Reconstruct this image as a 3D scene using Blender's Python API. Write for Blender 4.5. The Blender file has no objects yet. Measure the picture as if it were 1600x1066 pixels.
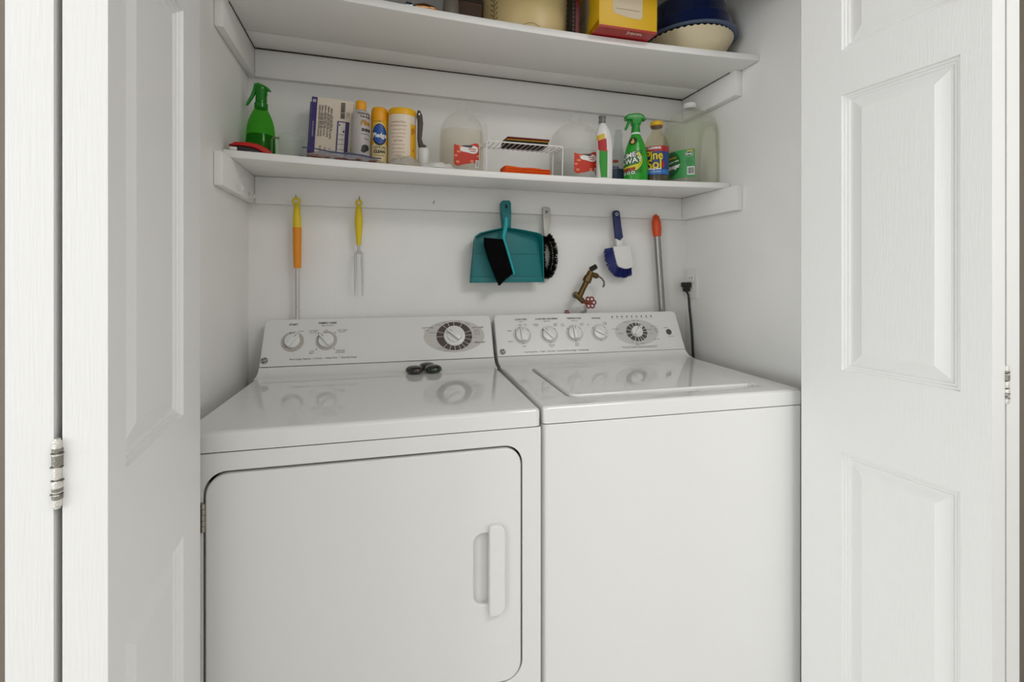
import bpy, bmesh, math, random
from mathutils import Vector, Matrix
import numpy as np
random.seed(7)
PI = math.pi
SC = bpy.context.scene
COL = SC.collection

# ------------------------------------------------------------------ camera
EYE = 1.20                     # eye height
FPX, YAW, HOR = 719.36, 0.2802, 429.54
cd = bpy.data.cameras.new('camera'); cam = bpy.data.objects.new('camera', cd); COL.objects.link(cam)
cd.sensor_width = 36.0; cd.lens = FPX / 1600 * 36
cd.shift_y = -(533 - HOR) / 1600
cd.clip_start = 0.02
cam.location = (0, 0, EYE); cam.rotation_euler = (PI / 2, 0, -YAW)
SC.camera = cam
# ------------------------------------------------------------------ light and exposure
SC.view_settings.view_transform = 'Standard'; SC.view_settings.look = 'None'
SC.view_settings.exposure = -0.05; SC.view_settings.gamma = 1.0
w = bpy.data.worlds.new('daylight'); SC.world = w; w.use_nodes = True
w.node_tree.nodes['Background'].inputs[0].default_value = (0.90, 0.95, 1.0, 1)
w.node_tree.nodes['Background'].inputs[1].default_value = 0.6
def area(name, loc, target, sx, sy, power, col):
    l = bpy.data.lights.new(name, 'AREA'); l.shape = 'RECTANGLE'; l.size = sx; l.size_y = sy
    l.energy = power; l.color = col
    o = bpy.data.objects.new(name, l); COL.objects.link(o); o.location = loc
    o.rotation_euler = (Vector(target) - Vector(loc)).to_track_quat('-Z', 'Y').to_euler()
    return o
area('window_daylight', (-4.50, -1.90, 1.50), (1.0, 1.0, 1.2), 2.0, 1.6, 112, (0.925, 0.955, 0.985))
area('window_daylight', (4.50, -2.00, 1.35), (-0.2, 0.9, 1.2), 2.0, 1.9, 16, (1.0, 0.97, 0.935))  # no window known here; warm fill added for left wall and left door
area('window_daylight', (0.0, -3.10, 1.30), (0.4, 1.2, 1.15), 1.5, 1.9, 10, (0.94, 0.965, 1.0))  # weak frontal fill added toward the closet, no known window behind it
area('added_ceiling_fill', (-1.40, -0.60, 2.40), (-1.40, -0.60, 0), 0.7, 0.7, 12, (1.0, 0.985, 0.975))  # added overhead fill without a known lamp, lightens the washer top
area('added_ceiling_fill', (1.10, -0.60, 2.40), (1.10, -0.60, 0), 0.7, 0.7, 21, (1.0, 0.98, 0.96))  # second added overhead fill, on the washer side; no known fixture

# ------------------------------------------------------------------ helpers
C_, S_ = math.cos(YAW), math.sin(YAW)
def at(u, v, Y):
    """point of the place seen at pixel u,v of the photograph and lying at depth Y"""
    a = (u - 800) / FPX; b = (HOR - v) / FPX
    x, y = a * C_ + S_, -a * S_ + C_
    return Vector((x * Y / y, Y, EYE + b * Y / y))

def tag(o, label=None, cat=None, group=None, kind=None):
    if label: o['label'] = label
    if cat: o['category'] = cat
    if group: o['group'] = group
    if kind: o['kind'] = kind
    return o
def thing(name, label, cat, loc=(0, 0, 0), rz=0, group=None):
    o = bpy.data.objects.new(name, None); COL.objects.link(o)
    o.location = loc; o.rotation_euler = (0, 0, rz); o.empty_display_size = .05
    return tag(o, label, cat, group)

# ---- materials
def nt(name):
    m = bpy.data.materials.new(name); m.use_nodes = True
    return m, m.node_tree, m.node_tree.nodes['Principled BSDF']
def lin(c):
    return tuple((x / 12.92 if x <= .04045 else ((x + .055) / 1.055) ** 2.4) for x in c)
def hexc(h):
    return lin(tuple(int(h[i:i + 2], 16) / 255 for i in (0, 2, 4)))
MC = {}
def mat(h, rough=.45, metal=0., coat=0., bump=0., bscale=200., vary=0., name=None, spec=.5, stretch=None):
    key = (h, rough, metal, coat, bump, bscale, vary, spec, stretch)
    if key in MC: return MC[key]
    m, t, b = nt(name or 'paint_' + h)
    c = hexc(h) if isinstance(h, str) else h
    b.inputs['Base Color'].default_value = (*c, 1)
    b.inputs['Roughness'].default_value = rough; b.inputs['Metallic'].default_value = metal
    b.inputs['Coat Weight'].default_value = coat; b.inputs['Coat Roughness'].default_value = .06
    b.inputs['Specular IOR Level'].default_value = spec
    if bump or vary:
        tc = t.nodes.new('ShaderNodeTexCoord'); n = t.nodes.new('ShaderNodeTexNoise')
        n.inputs['Scale'].default_value = bscale; n.inputs['Detail'].default_value = 4
        if stretch:
            mp = t.nodes.new('ShaderNodeMapping'); mp.inputs['Scale'].default_value = stretch
            t.links.new(tc.outputs['Object'], mp.inputs[0]); t.links.new(mp.outputs[0], n.inputs['Vector'])
        else: t.links.new(tc.outputs['Object'], n.inputs['Vector'])
        if bump:
            bp = t.nodes.new('ShaderNodeBump'); bp.inputs['Strength'].default_value = bump; bp.inputs['Distance'].default_value = .002
            t.links.new(n.outputs['Fac'], bp.inputs['Height']); t.links.new(bp.outputs[0], b.inputs['Normal'])
        if vary:
            n2 = t.nodes.new('ShaderNodeTexNoise'); n2.inputs['Scale'].default_value = 5; n2.inputs['Detail'].default_value = 6
            t.links.new(tc.outputs['Object'], n2.inputs['Vector'])
            r = t.nodes.new('ShaderNodeValToRGB'); r.color_ramp.elements[0].position = .3; r.color_ramp.elements[1].position = .6
            r.color_ramp.elements[0].color = (*[x * (1 - vary) for x in c], 1); r.color_ramp.elements[1].color = (*c, 1)
            t.links.new(n2.outputs['Fac'], r.inputs[0]); t.links.new(r.outputs[0], b.inputs['Base Color'])
    MC[key] = m
    return m
def clear(h, a, tint='ffffff', rough=.2, name=None):
    """see-through plastic: part tinted clear, part milky surface"""
    key = ('clear', h, a, tint, rough)
    if key in MC: return MC[key]
    m, t, b = nt(name or 'clear_' + h)
    b.inputs['Base Color'].default_value = (*hexc(h), 1); b.inputs['Roughness'].default_value = rough
    tr = t.nodes.new('ShaderNodeBsdfTransparent'); tr.inputs[0].default_value = (*hexc(tint), 1)
    mx = t.nodes.new('ShaderNodeMixShader'); mx.inputs[0].default_value = a
    t.links.new(tr.outputs[0], mx.inputs[1]); t.links.new(b.outputs[0], mx.inputs[2])
    t.links.new(mx.outputs[0], t.nodes['Material Output'].inputs[0])
    MC[key] = m
    return m

# ---- meshes
class MB:
    def __init__(s): s.b = bmesh.new()
    def face(s, pts):
        vs = [s.b.verts.new(p) for p in pts]
        return s.b.faces.new(vs)
    def box(s, x0, x1, y0, y1, z0, z1, bev=0., seg=2, M=None):
        t = bmesh.new()
        bmesh.ops.create_cube(t, size=1)
        for v in t.verts:
            v.co = Vector(((x0 + x1) / 2 + v.co.x * (x1 - x0), (y0 + y1) / 2 + v.co.y * (y1 - y0), (z0 + z1) / 2 + v.co.z * (z1 - z0)))
        if bev: bmesh.ops.bevel(t, geom=t.edges[:], offset=bev, segments=seg, profile=.5, affect='EDGES')
        return s.merge(t, M)
    def merge(s, t, M=None):
        if M is not None: bmesh.ops.transform(t, matrix=M, verts=t.verts[:])
        me = bpy.data.meshes.new('tmp'); t.to_mesh(me); t.free(); s.b.from_mesh(me); bpy.data.meshes.remove(me)
        return s
    def rings(s, rings, closed=True, cap0=True, cap1=True):
        R = [[s.b.verts.new(p) for p in r] for r in rings]
        for a, b in zip(R, R[1:]):
            n = len(a)
            for i in range(n if closed else n - 1):
                j = (i + 1) % n
                s.b.faces.new((a[i], a[j], b[j], b[i]))
        if cap0 and closed: s.b.faces.new(R[0][::-1])
        if cap1 and closed: s.b.faces.new(R[-1])
        return s
    def lathe(s, prof, seg=32, M=None, cap=True):
        t = MB()
        t.rings([[(max(r, 1e-5) * math.cos(2 * PI * k / seg), max(r, 1e-5) * math.sin(2 * PI * k / seg), z) for k in range(seg)] for r, z in prof], cap0=cap, cap1=cap)
        return s.merge(t.b, M)
    def tube(s, pts, r, seg=10, cap=True):
        pts = [Vector(p) for p in pts]; n = len(pts)
        rad = r if isinstance(r, (list, tuple)) else [r] * n
        T = [(pts[min(i + 1, n - 1)] - pts[max(i - 1, 0)]).normalized() for i in range(n)]
        up = Vector((0, 0, 1)) if abs(T[0].z) < .9 else Vector((1, 0, 0))
        N = (up - T[0] * up.dot(T[0])).normalized(); rs = []
        for i in range(n):
            N = (N - T[i] * N.dot(T[i])).normalized(); B = T[i].cross(N)
            rs.append([pts[i] + (N * math.cos(2 * PI * k / seg) + B * math.sin(2 * PI * k / seg)) * rad[i] for k in range(seg)])
        return s.rings(rs, cap0=cap, cap1=cap)
    def plate(s, outer, holes, c0, c1, mp, ch=0.):
        """flat plate with holes: outline in (a,b), from front c0 to back c1, mp(a,b,c) gives the point; ch rounds the front rim"""
        t = bmesh.new()
        loops = []
        def inset(poly, d):
            n = len(poly); out = []
            A = sum(poly[i][0] * poly[(i + 1) % n][1] - poly[(i + 1) % n][0] * poly[i][1] for i in range(n))
            sg = 1 if A > 0 else -1
            for i in range(n):
                p, q, r_ = Vector(poly[i - 1]), Vector(poly[i]), Vector(poly[(i + 1) % n])
                e1 = (q - p).normalized(); e2 = (r_ - q).normalized()
                n1 = Vector((-e1.y, e1.x)) * sg; n2 = Vector((-e2.y, e2.x)) * sg
                k = n1 + n2
                k = k / max(k.length_squared / 2, 1e-6)
                out.append(tuple(q + k * d))
            return out
        sgn = 1 if c1 > c0 else -1
        f_edges, b_edges = [], []
        for hi, poly in enumerate([outer] + list(holes)):
            seq = [(poly, c0), (poly, c1)]
            if ch:
                d = 1 if hi == 0 else -1
                seq = [(inset(poly, d * ch * (1 - math.sin(q))), c0 + sgn * ch * (1 - math.cos(q))) for q in np.linspace(0, PI / 2, 5)] + [(poly, c1)]
            rr = [[t.verts.new(mp(a, b, c)) for a, b in pl] for pl, c in seq]
            n = len(poly)
            for A, B in zip(rr, rr[1:]):
                for i in range(n): t.faces.new((A[i], A[(i + 1) % n], B[(i + 1) % n], B[i]))
            for R, L in ((rr[0], f_edges), (rr[-1], b_edges)):
                for i in range(n):
                    e = t.edges.get((R[i], R[(i + 1) % n])); L.append(e)
        bmesh.ops.triangle_fill(t, edges=f_edges, use_beauty=True)
        bmesh.ops.triangle_fill(t, edges=b_edges, use_beauty=True)
        bmesh.ops.recalc_face_normals(t, faces=t.faces[:])
        return s.merge(t)
    def sphere(s, c, r, seg=16, sc=(1, 1, 1)):
        t = bmesh.new(); bmesh.ops.create_uvsphere(t, u_segments=seg, v_segments=max(6, seg // 2), radius=r)
        for v in t.verts: v.co = Vector((v.co.x * sc[0] + c[0], v.co.y * sc[1] + c[1], v.co.z * sc[2] + c[2]))
        return s.merge(t)
    def build(s, name, m, parent=None, loc=None, smooth=True, ang=35, recalc=True, wn=False):
        if recalc: bmesh.ops.recalc_face_normals(s.b, faces=s.b.faces[:])
        me = bpy.data.meshes.new(name); s.b.to_mesh(me); s.b.free()
        if smooth:
            me.polygons.foreach_set('use_smooth', [True] * len(me.polygons)); me.set_sharp_from_angle(angle=math.radians(ang))
        me.materials.append(m)
        o = bpy.data.objects.new(name, me); COL.objects.link(o)
        if wn:
            q = o.modifiers.new('even_normals', 'WEIGHTED_NORMAL'); q.weight = 100; q.keep_sharp = True
        if parent: o.parent = parent
        if loc is not None: o.location = loc
        return o

def rrect(x0, x1, y0, y1, r, n=6):
    """rounded rectangle outline; r one radius or four (ll, lr, ur, ul)"""
    if not isinstance(r, (list, tuple)): r = [r] * 4
    P = []
    for (cx, cy, a0), q in zip(((x0, y0, PI), (x1, y0, 1.5 * PI), (x1, y1, 0), (x0, y1, .5 * PI)), r):
        ox = cx + (q if cx == x0 else -q); oy = cy + (q if cy == y0 else -q)
        if q == 0: P.append((cx, cy)); continue
        for k in range(n + 1):
            a = a0 + PI / 2 * k / n
            P.append((ox + q * math.cos(a), oy + q * math.sin(a)))
    return P
def ellipse(cx, cy, rx, ry, n=40, a0=0, a1=2 * PI):
    full = abs(a1 - a0 - 2 * PI) < 1e-6
    return [(cx + rx * math.cos(a0 + (a1 - a0) * k / (n if full else n - 1)), cy + ry * math.sin(a0 + (a1 - a0) * k / (n if full else n - 1))) for k in range(n)]
def catmull(P, k=5):
    P = [np.array(p, float) for p in P]; out = []
    for i in range(len(P) - 1):
        p0, p1, p2, p3 = P[max(i - 1, 0)], P[i], P[i + 1], P[min(i + 2, len(P) - 1)]
        for j in range(k):
            t = j / k
            out.append(.5 * ((2 * p1) + (p2 - p0) * t + (2 * p0 - 5 * p1 + 4 * p2 - p3) * t * t + (3 * p1 - p0 - 3 * p2 + p3) * t ** 3))
    out.append(P[-1])
    return [tuple(x) for x in out]
_tc = {}
def text_tris(s, size, align='CENTER', bold=0., shear=0., xs=1.):
    """lettering as triangles in the plane: verts (x,y), faces"""
    k = (s, size, align, bold, shear, xs)
    if k in _tc: return _tc[k]
    c = bpy.data.curves.new('lettering', 'FONT'); c.body = s; c.size = size; c.align_x = align; c.align_y = 'CENTER'
    c.offset = bold; c.shear = shear; c.resolution_u = 3; c.fill_mode = 'FRONT'
    o = bpy.data.objects.new('lettering_tmp', c); COL.objects.link(o)
    dg = bpy.context.evaluated_depsgraph_get()
    me = bpy.data.meshes.new_from_object(o.evaluated_get(dg))
    V = [(v.co.x * xs, v.co.y) for v in me.vertices]; F = [tuple(p.vertices) for p in me.polygons]
    bpy.data.objects.remove(o); bpy.data.curves.remove(c); bpy.data.meshes.remove(me)
    _tc[k] = (V, F)
    return V, F
class Ink(MB):
    """flat printing on a surface: mp(a,b) maps print coordinates to the surface"""
    def __init__(s, mp): super().__init__(); s.mp = mp
    def text(s, t, a, b, size, align='CENTER', bold=0., rot=0., shear=0., xs=1.):
        V, F = text_tris(t, size, align, bold, shear, xs); cr, sr = math.cos(rot), math.sin(rot)
        vs = [s.b.verts.new(s.mp(a + x * cr - y * sr, b + x * sr + y * cr)) for x, y in V]
        for f in F:
            try: s.b.faces.new([vs[i] for i in f])
            except ValueError: pass
        return s
    def poly(s, pts):
        s.face([s.mp(a, b) for a, b in pts]); return s
    def rect(s, a0, a1, b0, b1, n=1):
        for i in range(n):
            p, q = a0 + (a1 - a0) * i / n, a0 + (a1 - a0) * (i + 1) / n
            s.poly([(p, b0), (q, b0), (q, b1), (p, b1)])
        return s
    def region(s, fn, a0, a1, n=12, m=6):
        """curved patch between fn(a)->(b0,b1)"""
        for i in range(n):
            p, q = a0 + (a1 - a0) * i / n, a0 + (a1 - a0) * (i + 1) / n
            (p0, p1), (q0, q1) = fn(p), fn(q)
            for j in range(m):
                f0, f1 = j / m, (j + 1) / m
                s.poly([(p, p0 + (p1 - p0) * f0), (q, q0 + (q1 - q0) * f0), (q, q0 + (q1 - q0) * f1), (p, p0 + (p1 - p0) * f1)])
        return s
    def disc(s, a, b, ra, rb=None, n=24, tilt=0.):
        rb = rb or ra
        f = lambda x: (b + tilt * (x - a) - rb * math.sqrt(max(0, 1 - ((x - a) / ra) ** 2)), b + tilt * (x - a) + rb * math.sqrt(max(0, 1 - ((x - a) / ra) ** 2)))
        xs = [a - ra * math.cos(PI * i / n) for i in range(n + 1)]
        for p, q in zip(xs, xs[1:]):
            (p0, p1), (q0, q1) = f(p), f(q)
            m = 6
            for j in range(m):
                f0, f1 = j / m, (j + 1) / m
                s.poly([(p, p0 + (p1 - p0) * f0), (q, q0 + (q1 - q0) * f0), (q, q0 + (q1 - q0) * f1), (p, p0 + (p1 - p0) * f1)])
        return s
    def arc(s, a, b, r0, r1, t0, t1, n=10, ry=1.):
        for i in range(n):
            p, q = t0 + (t1 - t0) * i / n, t0 + (t1 - t0) * (i + 1) / n
            s.poly([(a + r * math.cos(t), b + ry * r * math.sin(t)) for r, t in ((r0, p), (r1, p), (r1, q), (r0, q))])
        return s
    def build(s, name, m, parent=None, key=None, **k):
        if key:                                              # one part for each group of printing
            bins = {}
            for f in s.b.faces: bins.setdefault(key(*f.calc_center_median()), []).append([v.co.copy() for v in f.verts])
            for q in sorted(bins):
                n = Ink(s.mp)
                for vs in bins[q]: n.face(vs)
                n.build(name, m, parent)
            s.b.free(); return None
        bmesh.ops.remove_doubles(s.b, verts=s.b.verts[:], dist=1e-7)
        return super().build(name, m, parent, smooth=False, recalc=False, **k)

class Body:
    """upright container: profile rows (z, rx, ry, squareness)"""
    def __init__(s, rows, k=5, lean=None):
        rows = [r if len(r) == 4 else (*r, 2.) for r in [(r[0], r[1], r[1]) if len(r) == 2 else r for r in rows]]
        s.rows = catmull(rows, k) if k > 1 else rows
        s.zs = [r[0] for r in s.rows]; s.lean = lean
    def sec(s, z):
        return [float(np.interp(z, s.zs, [r[i] for r in s.rows])) for i in (1, 2, 3)]
    def pt(s, ang, row, eps=0., sc=1.):
        z, rx, ry, n = row; c, q = math.cos(ang), math.sin(ang)
        x = math.copysign(abs(c) ** (2 / n), c) * (rx * sc + eps); y = math.copysign(abs(q) ** (2 / n), q) * (ry * sc + eps)
        if s.lean: x += s.lean(z)
        return Vector((x, y, z))
    def mesh(s, seg=48, sc=1., zmax=None, zmin=None):
        rows = s.rows
        if zmax is not None or zmin is not None:
            lo = zmin if zmin is not None else rows[0][0]; hi = zmax if zmax is not None else rows[-1][0]
            rows = [(lo, *s.sec(lo))] + [r for r in rows if lo < r[0] < hi] + [(hi, *s.sec(hi))]
        m = MB(); m.rings([[s.pt(2 * PI * k / seg, r, 0, sc) for k in range(seg)] for r in rows]); return m
    def ink(s, center=0., eps=.0006):
        """print mapper: a runs around the side facing -y turned by center, b is the height"""
        def mp(a, b):
            rx, ry, n = s.sec(b); r = (rx + ry) / 2
            return s.pt(-PI / 2 + center + a / r, (b, rx, ry, n), eps)
        return Ink(mp)

# ------------------------------------------------------------------ shared paints
WALL = mat('e4e3e0', .55, bump=.25, bscale=160, name='wall_paint')
CLOSET = mat('f1f0ec', .42, bump=.3, bscale=130, vary=.03, name='closet_paint')
SHELF = mat('efeeea', .4, bump=.25, bscale=90, name='shelf_paint')
DOORM = mat('e6e6e4', .4, bump=.2, bscale=60, stretch=(6, 6, .35), name='door_paint')
ENAMEL = mat('e2e2e0', .055, coat=.5, name='white_enamel')
FRONT = mat('e2e2e0', .26, bump=.04, bscale=400, name='front_enamel')
PLASTIC = mat('e2e2df', .3, name='white_plastic')
DARK = mat('15130f', .7, name='dark_gap')
INKM = mat('4a4540', .6, name='grey_ink')
STEEL = mat('b9b7b2', .28, metal=1., name='steel')
CHROME = mat('d4d2cc', .2, metal=1., name='worn_metal')
BRASS = mat('6a5636', .38, metal=.9, bump=.3, bscale=250, name='old_brass')

# ------------------------------------------------------------------ the setting
XL, XR, YB = -0.383, 1.169, 1.568
YF = 0.885                                       # room face of the closet's front wall
def struct(name, bx, m=WALL, bev=0.):
    b = MB()
    for q in bx: b.box(*q, bev=bev)
    return tag(b.build(name, m, smooth=False), kind='structure')
RX0, RX1, RY0, RZ = -4.6, 4.6, -3.2, 2.44
struct('floor', [(RX0, RX1, RY0, YB + .1, -.06, 0)], mat('d8d5d0', .4, bump=.1, bscale=30, vary=.06, name='tile_floor'))
struct('ceiling', [(RX0, RX1, RY0, YB + .1, RZ, RZ + .06)], mat('efeeec', .7, name='ceiling_paint'))
struct('wall_back', [(XL - .1, XR + .1, YB, YB + .1, 0, RZ)], CLOSET)
struct('wall_left', [(XL - .1, XL, YF + .1, YB, 0, RZ)], CLOSET)
struct('wall_right', [(XR, XR + .1, YF + .1, YB, 0, RZ)], CLOSET)
struct('wall_front', [(RX0, -.362, YF, YF + .1, 0, RZ), (1.128, RX1, YF, YF + .1, 0, RZ), (-.362, 1.128, YF, YF + .1, 2.04, RZ)], mat('746b5e', .6, bump=.25, bscale=160, name='greige_paint'))
def wall_with_window(name, n, along, a0, a1, c0, c1, w0, w1):
    """wall from a0 to a1 with a window opening w0..w1; along 'x' or 'y'"""
    z0, z1 = .36, 2.30
    sw = (lambda a, b, c, d, e, f: (a, b, c, d, e, f)) if along == 'x' else (lambda a, b, c, d, e, f: (c, d, a, b, e, f))
    struct(name, [sw(a0, w0, c0, c1, 0, RZ), sw(w1, a1, c0, c1, 0, RZ), sw(w0, w1, c0, c1, 0, z0), sw(w0, w1, c0, c1, z1, RZ)])
    e0, e1 = c0 + (c1 - c0) * .35, c0 + (c1 - c0) * .65; m_ = (w0 + w1) / 2
    struct('window_%d' % n, [sw(w0, w1, e0, e1, z0, z0 + .05), sw(w0, w1, e0, e1, z1 - .05, z1), sw(w0, w0 + .05, e0, e1, z0 + .05, z1 - .05), sw(w1 - .05, w1, e0, e1, z0 + .05, z1 - .05), sw(m_ - .025, m_ + .025, e0, e1, z0 + .05, z1 - .05)], PLASTIC)
wall_with_window('wall_room_left', 1, 'y', RY0, YF + .1, RX0 - .1, RX0, -2.95, -.85)
wall_with_window('wall_room_right', 2, 'y', RY0, YF + .1, RX1, RX1 + .1, -3.05, -.95)
wall_with_window('wall_room_back', 3, 'x', RX0, RX1, RY0 - .1, RY0, -.80, .80)
struct('trim_1', [(-.432, -.362, YF - .016, YF, 0, 2.11), (1.128, 1.198, YF - .016, YF, 0, 2.11), (-.362, 1.128, YF - .016, YF, 2.04, 2.11)], DOORM, .002)

# ---- bifold doors
LW = .3455
def leaf_mesh(LT, zs=((.22, .80), (.985, 1.605), (1.706, 1.93)), x0=.0935, x1=.3025 - .0005):
    m = MB(); z0, z1 = .015, 2.015
    holes = [[(x0, a), (x1, a), (x1, b), (x0, b)] for a, b in zs]
    steps = [(0, 0), (.002, .0045), (.0055, .0045), (.0075, .0075), (.011, .0075), (.014, .0105), (.018, .0105), (.040, .0035)]
    for side in (0, 1):
        f = (lambda c: c) if side == 0 else (lambda c: LT - c)
        t = bmesh.new()
        E = []
        for poly in [[(0, z0), (LW, z0), (LW, z1), (0, z1)]] + holes:
            vs = [t.verts.new((a, f(0), b)) for a, b in poly]
            E += [t.edges.new((vs[i], vs[(i + 1) % 4])) for i in range(4)]
        bmesh.ops.triangle_fill(t, edges=E, use_beauty=True)
        m.merge(t)
        for a, b in zs:
            m.rings([[(x0 + i, f(d), a + i), (x1 - i, f(d), a + i), (x1 - i, f(d), b - i), (x0 + i, f(d), b - i)] for i, d in steps], cap0=False)
    for p in ([(0, 0), (0, LT)], [(LW, LT), (LW, 0)]):
        (xa, ya), (xb, yb) = p
        m.face([(xa, ya, z0), (xb, yb, z0), (xb, yb, z1), (xa, ya, z1)])
    for z in (z0, z1): m.face([(0, 0, z), (LW, 0, z), (LW, LT, z), (0, LT, z)])
    bmesh.ops.remove_doubles(m.b, verts=m.b.verts[:], dist=1e-6)
    return m
def bifold(name, far, near, side, gap, LT=.0362):
    """side +1: the outer leaf lies to the right of the inner one"""
    far, near = Vector(far), Vector(near); ex = (near - far).normalized(); rz = math.atan2(ex.y, ex.x)
    root = bpy.data.objects.new(name, None); COL.objects.link(root)
    root.location = (far.x, far.y, 0); root.rotation_euler = (0, 0, rz); tag(root, kind='structure')
    off = 0 if side > 0 else -LT
    a = leaf_mesh(LT).build('leaf', DOORM, root, (0, off, 0), smooth=False)
    b = leaf_mesh(LT).build('leaf', DOORM, root, (0, off + side * (LT + gap), 0), smooth=False)
    yc = (LT + gap / 2) if side > 0 else -(LT + gap / 2)
    h = MB(); r = gap * .5 + .0009; z = .970; L = .067
    for k in range(5):
        za = z + L * k / 5 + .0006; zb = z + L * (k + 1) / 5 - .0006
        rr = r * (1 if k % 2 else .88)
        h.lathe([(rr * .8, za), (rr, za + .001), (rr, zb - .001), (rr * .8, zb)], 14, Matrix.Translation((LW + .0012, yc, 0)))
    h.lathe([(r * .6, z - .001), (r * .6, z + L + .001)], 10, Matrix.Translation((LW + .001, yc, 0)))
    o = h.build('hinge', mat('d9d6cf', .35, metal=.55, bump=.6, bscale=500, name='painted_hinge'), root)
    o['label'] = 'worn paint-covered metal hinge'
    d = MB()
    for k in range(1, 5): d.box(LW - .001, LW + .0012 + r * .55, yc - r * (1.02 + .12 * (k % 2)), yc + r * (1.14 - .1 * (k % 2)), z + L * k / 5 - .0005, z + L * k / 5 + .0005)
    d.build('knuckle_gaps', mat('55514a', .8), o)
    q = MB()
    for k, g0, g1 in ((0, .008, .012), (1, .002, .0065), (3, .001, .0118), (4, .001, .005)): q.lathe([(r * .86, z + L * k / 5 + g0), (r * 1.025, z + L * k / 5 + g0 + .0006), (r * 1.025, z + L * k / 5 + g1 - .0006), (r * .86, z + L * k / 5 + g1)], 14, Matrix.Translation((LW + .0012, yc, 0)))
    q.build('bare_metal', mat('8b8880', .35, metal=.8, bump=.5, bscale=700, name='bare_hinge'), o)
    # added dark strip: shade between the leaves put into its colour, plus seam dirt
    g = MB().box(.02, LW - (.030 if side < 0 else .0014), yc - gap * .42, yc + gap * .42, .05, 2.0).build('gap_shade', mat('4b4740' if side < 0 else '4e4a42', .8), root)
    return root
bifold('door_1', (-.297, .911), (-.267, .567), -1, .0068)
bifold('door_2', (.990, .885), (1.030, .542), 1, .0062, .0450)

# ------------------------------------------------------------------ shelves
SAG = {}
def sag(X, Y, k):
    """how far the loaded front of a shelf board hangs below its level ends"""
    A, yf = SAG[k]; h = (XR - XL) / 2; m = (XR + XL) / 2
    return max(0., A * (1 - ((X - m) / h) ** 2) * (YB - Y) / (YB - yf))
def board(x0, x1, y0, y1, z0, z1, bev, k):
    b = MB().box(x0, x1, y0, y1, z0, z1, bev)
    for q in range(1, 40):
        x = x0 + (x1 - x0) * q / 40
        bmesh.ops.bisect_plane(b.b, geom=b.b.verts[:] + b.b.edges[:] + b.b.faces[:], plane_co=(x, 0, 0), plane_no=(1, 0, 0))
    for v in b.b.verts: v.co.z -= sag(v.co.x + XL, v.co.y + YB, k)
    return b
def shelf(name, label, z0, z1, yf, ycl, cz, joint=None, droop=.02):
    SAG[name] = (droop, yf)
    t = thing(name, label, 'shelf', (XL, YB, z0))
    w_ = XR - XL; D = YB
    if joint:
        board(.002, w_ - .002, yf - D, joint - .0014 - D, 0, z1 - z0, .0025, name).build('shelf_board', SHELF, t)
        board(.004, w_ - .004, joint + .0014 - D, -.006, .0004, z1 - z0, .0015, name).build('back_board', SHELF, t)
    else:
        board(.002, w_ - .002, yf - D, -.003, 0, z1 - z0, .0025, name).build('shelf_board', SHELF, t)
    c = cz - z0
    if joint:
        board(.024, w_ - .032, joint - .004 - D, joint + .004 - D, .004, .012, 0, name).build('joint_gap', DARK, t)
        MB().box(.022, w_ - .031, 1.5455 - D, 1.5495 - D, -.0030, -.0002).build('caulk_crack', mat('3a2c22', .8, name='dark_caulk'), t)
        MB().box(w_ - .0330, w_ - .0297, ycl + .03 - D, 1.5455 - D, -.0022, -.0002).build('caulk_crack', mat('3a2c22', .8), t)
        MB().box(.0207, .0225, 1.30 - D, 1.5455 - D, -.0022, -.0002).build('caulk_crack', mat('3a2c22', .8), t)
    MB().box(.021, w_ - .030, 1.550 - D, -.0005, c, -.0008, .0015).build('cleat', SHELF, t)
    lc = MB().box(.0005, .0205, ycl - D, -.0005, c, -.0008, .002).build('cleat', SHELF, t)
    MB().box(w_ - .0295, w_ - .0005, ycl + .008 - D, -.0005, c, -.0008, .002).build('cleat', SHELF, t)
    return t
UZ, UT = 1.885, 1.905; LZ, LTOP = 1.4993, 1.5188
shelf('upper_shelf', 'upper white painted shelf with dark joint line underneath', UZ, UT, 1.196, 1.262, 1.800, joint=1.445, droop=.0225)
lower = shelf('lower_shelf', 'lower white painted shelf carrying bottles and jugs', LZ, LTOP, 1.3204, 1.258, 1.416, droop=.0135)
for (u, v) in ((370, 291), (389, 303)):                       # cup hooks on the left cleat
    p = Vector((-.362, 0, 0)); a = (u - 800) / FPX; k = (a * C_ + S_) / (-a * S_ + C_); Y = p.x / k
    q = at(u, v, Y)
    t = thing('cup_hook', 'white cup hook on left cleat nearer the back wall' if u > 380 else 'white cup hook on left cleat nearer the door', 'hook', q, group='cup hooks under the lower shelf')
    MB().tube([(0, 0, .002), (.008, 0, .002)] + [(.008 + .007 * math.sin(x), 0, .002 - .007 + .007 * math.cos(x)) for x in np.linspace(0, 3.9, 14)], .0013, 8).build('hook_wire', PLASTIC, t)
    MB().lathe([(.004, 0), (.004, .0015)], 12, Matrix.Translation((0, 0, .002)) @ Matrix.Rotation(PI / 2, 4, 'Y')).build('collar', PLASTIC, t)

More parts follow.
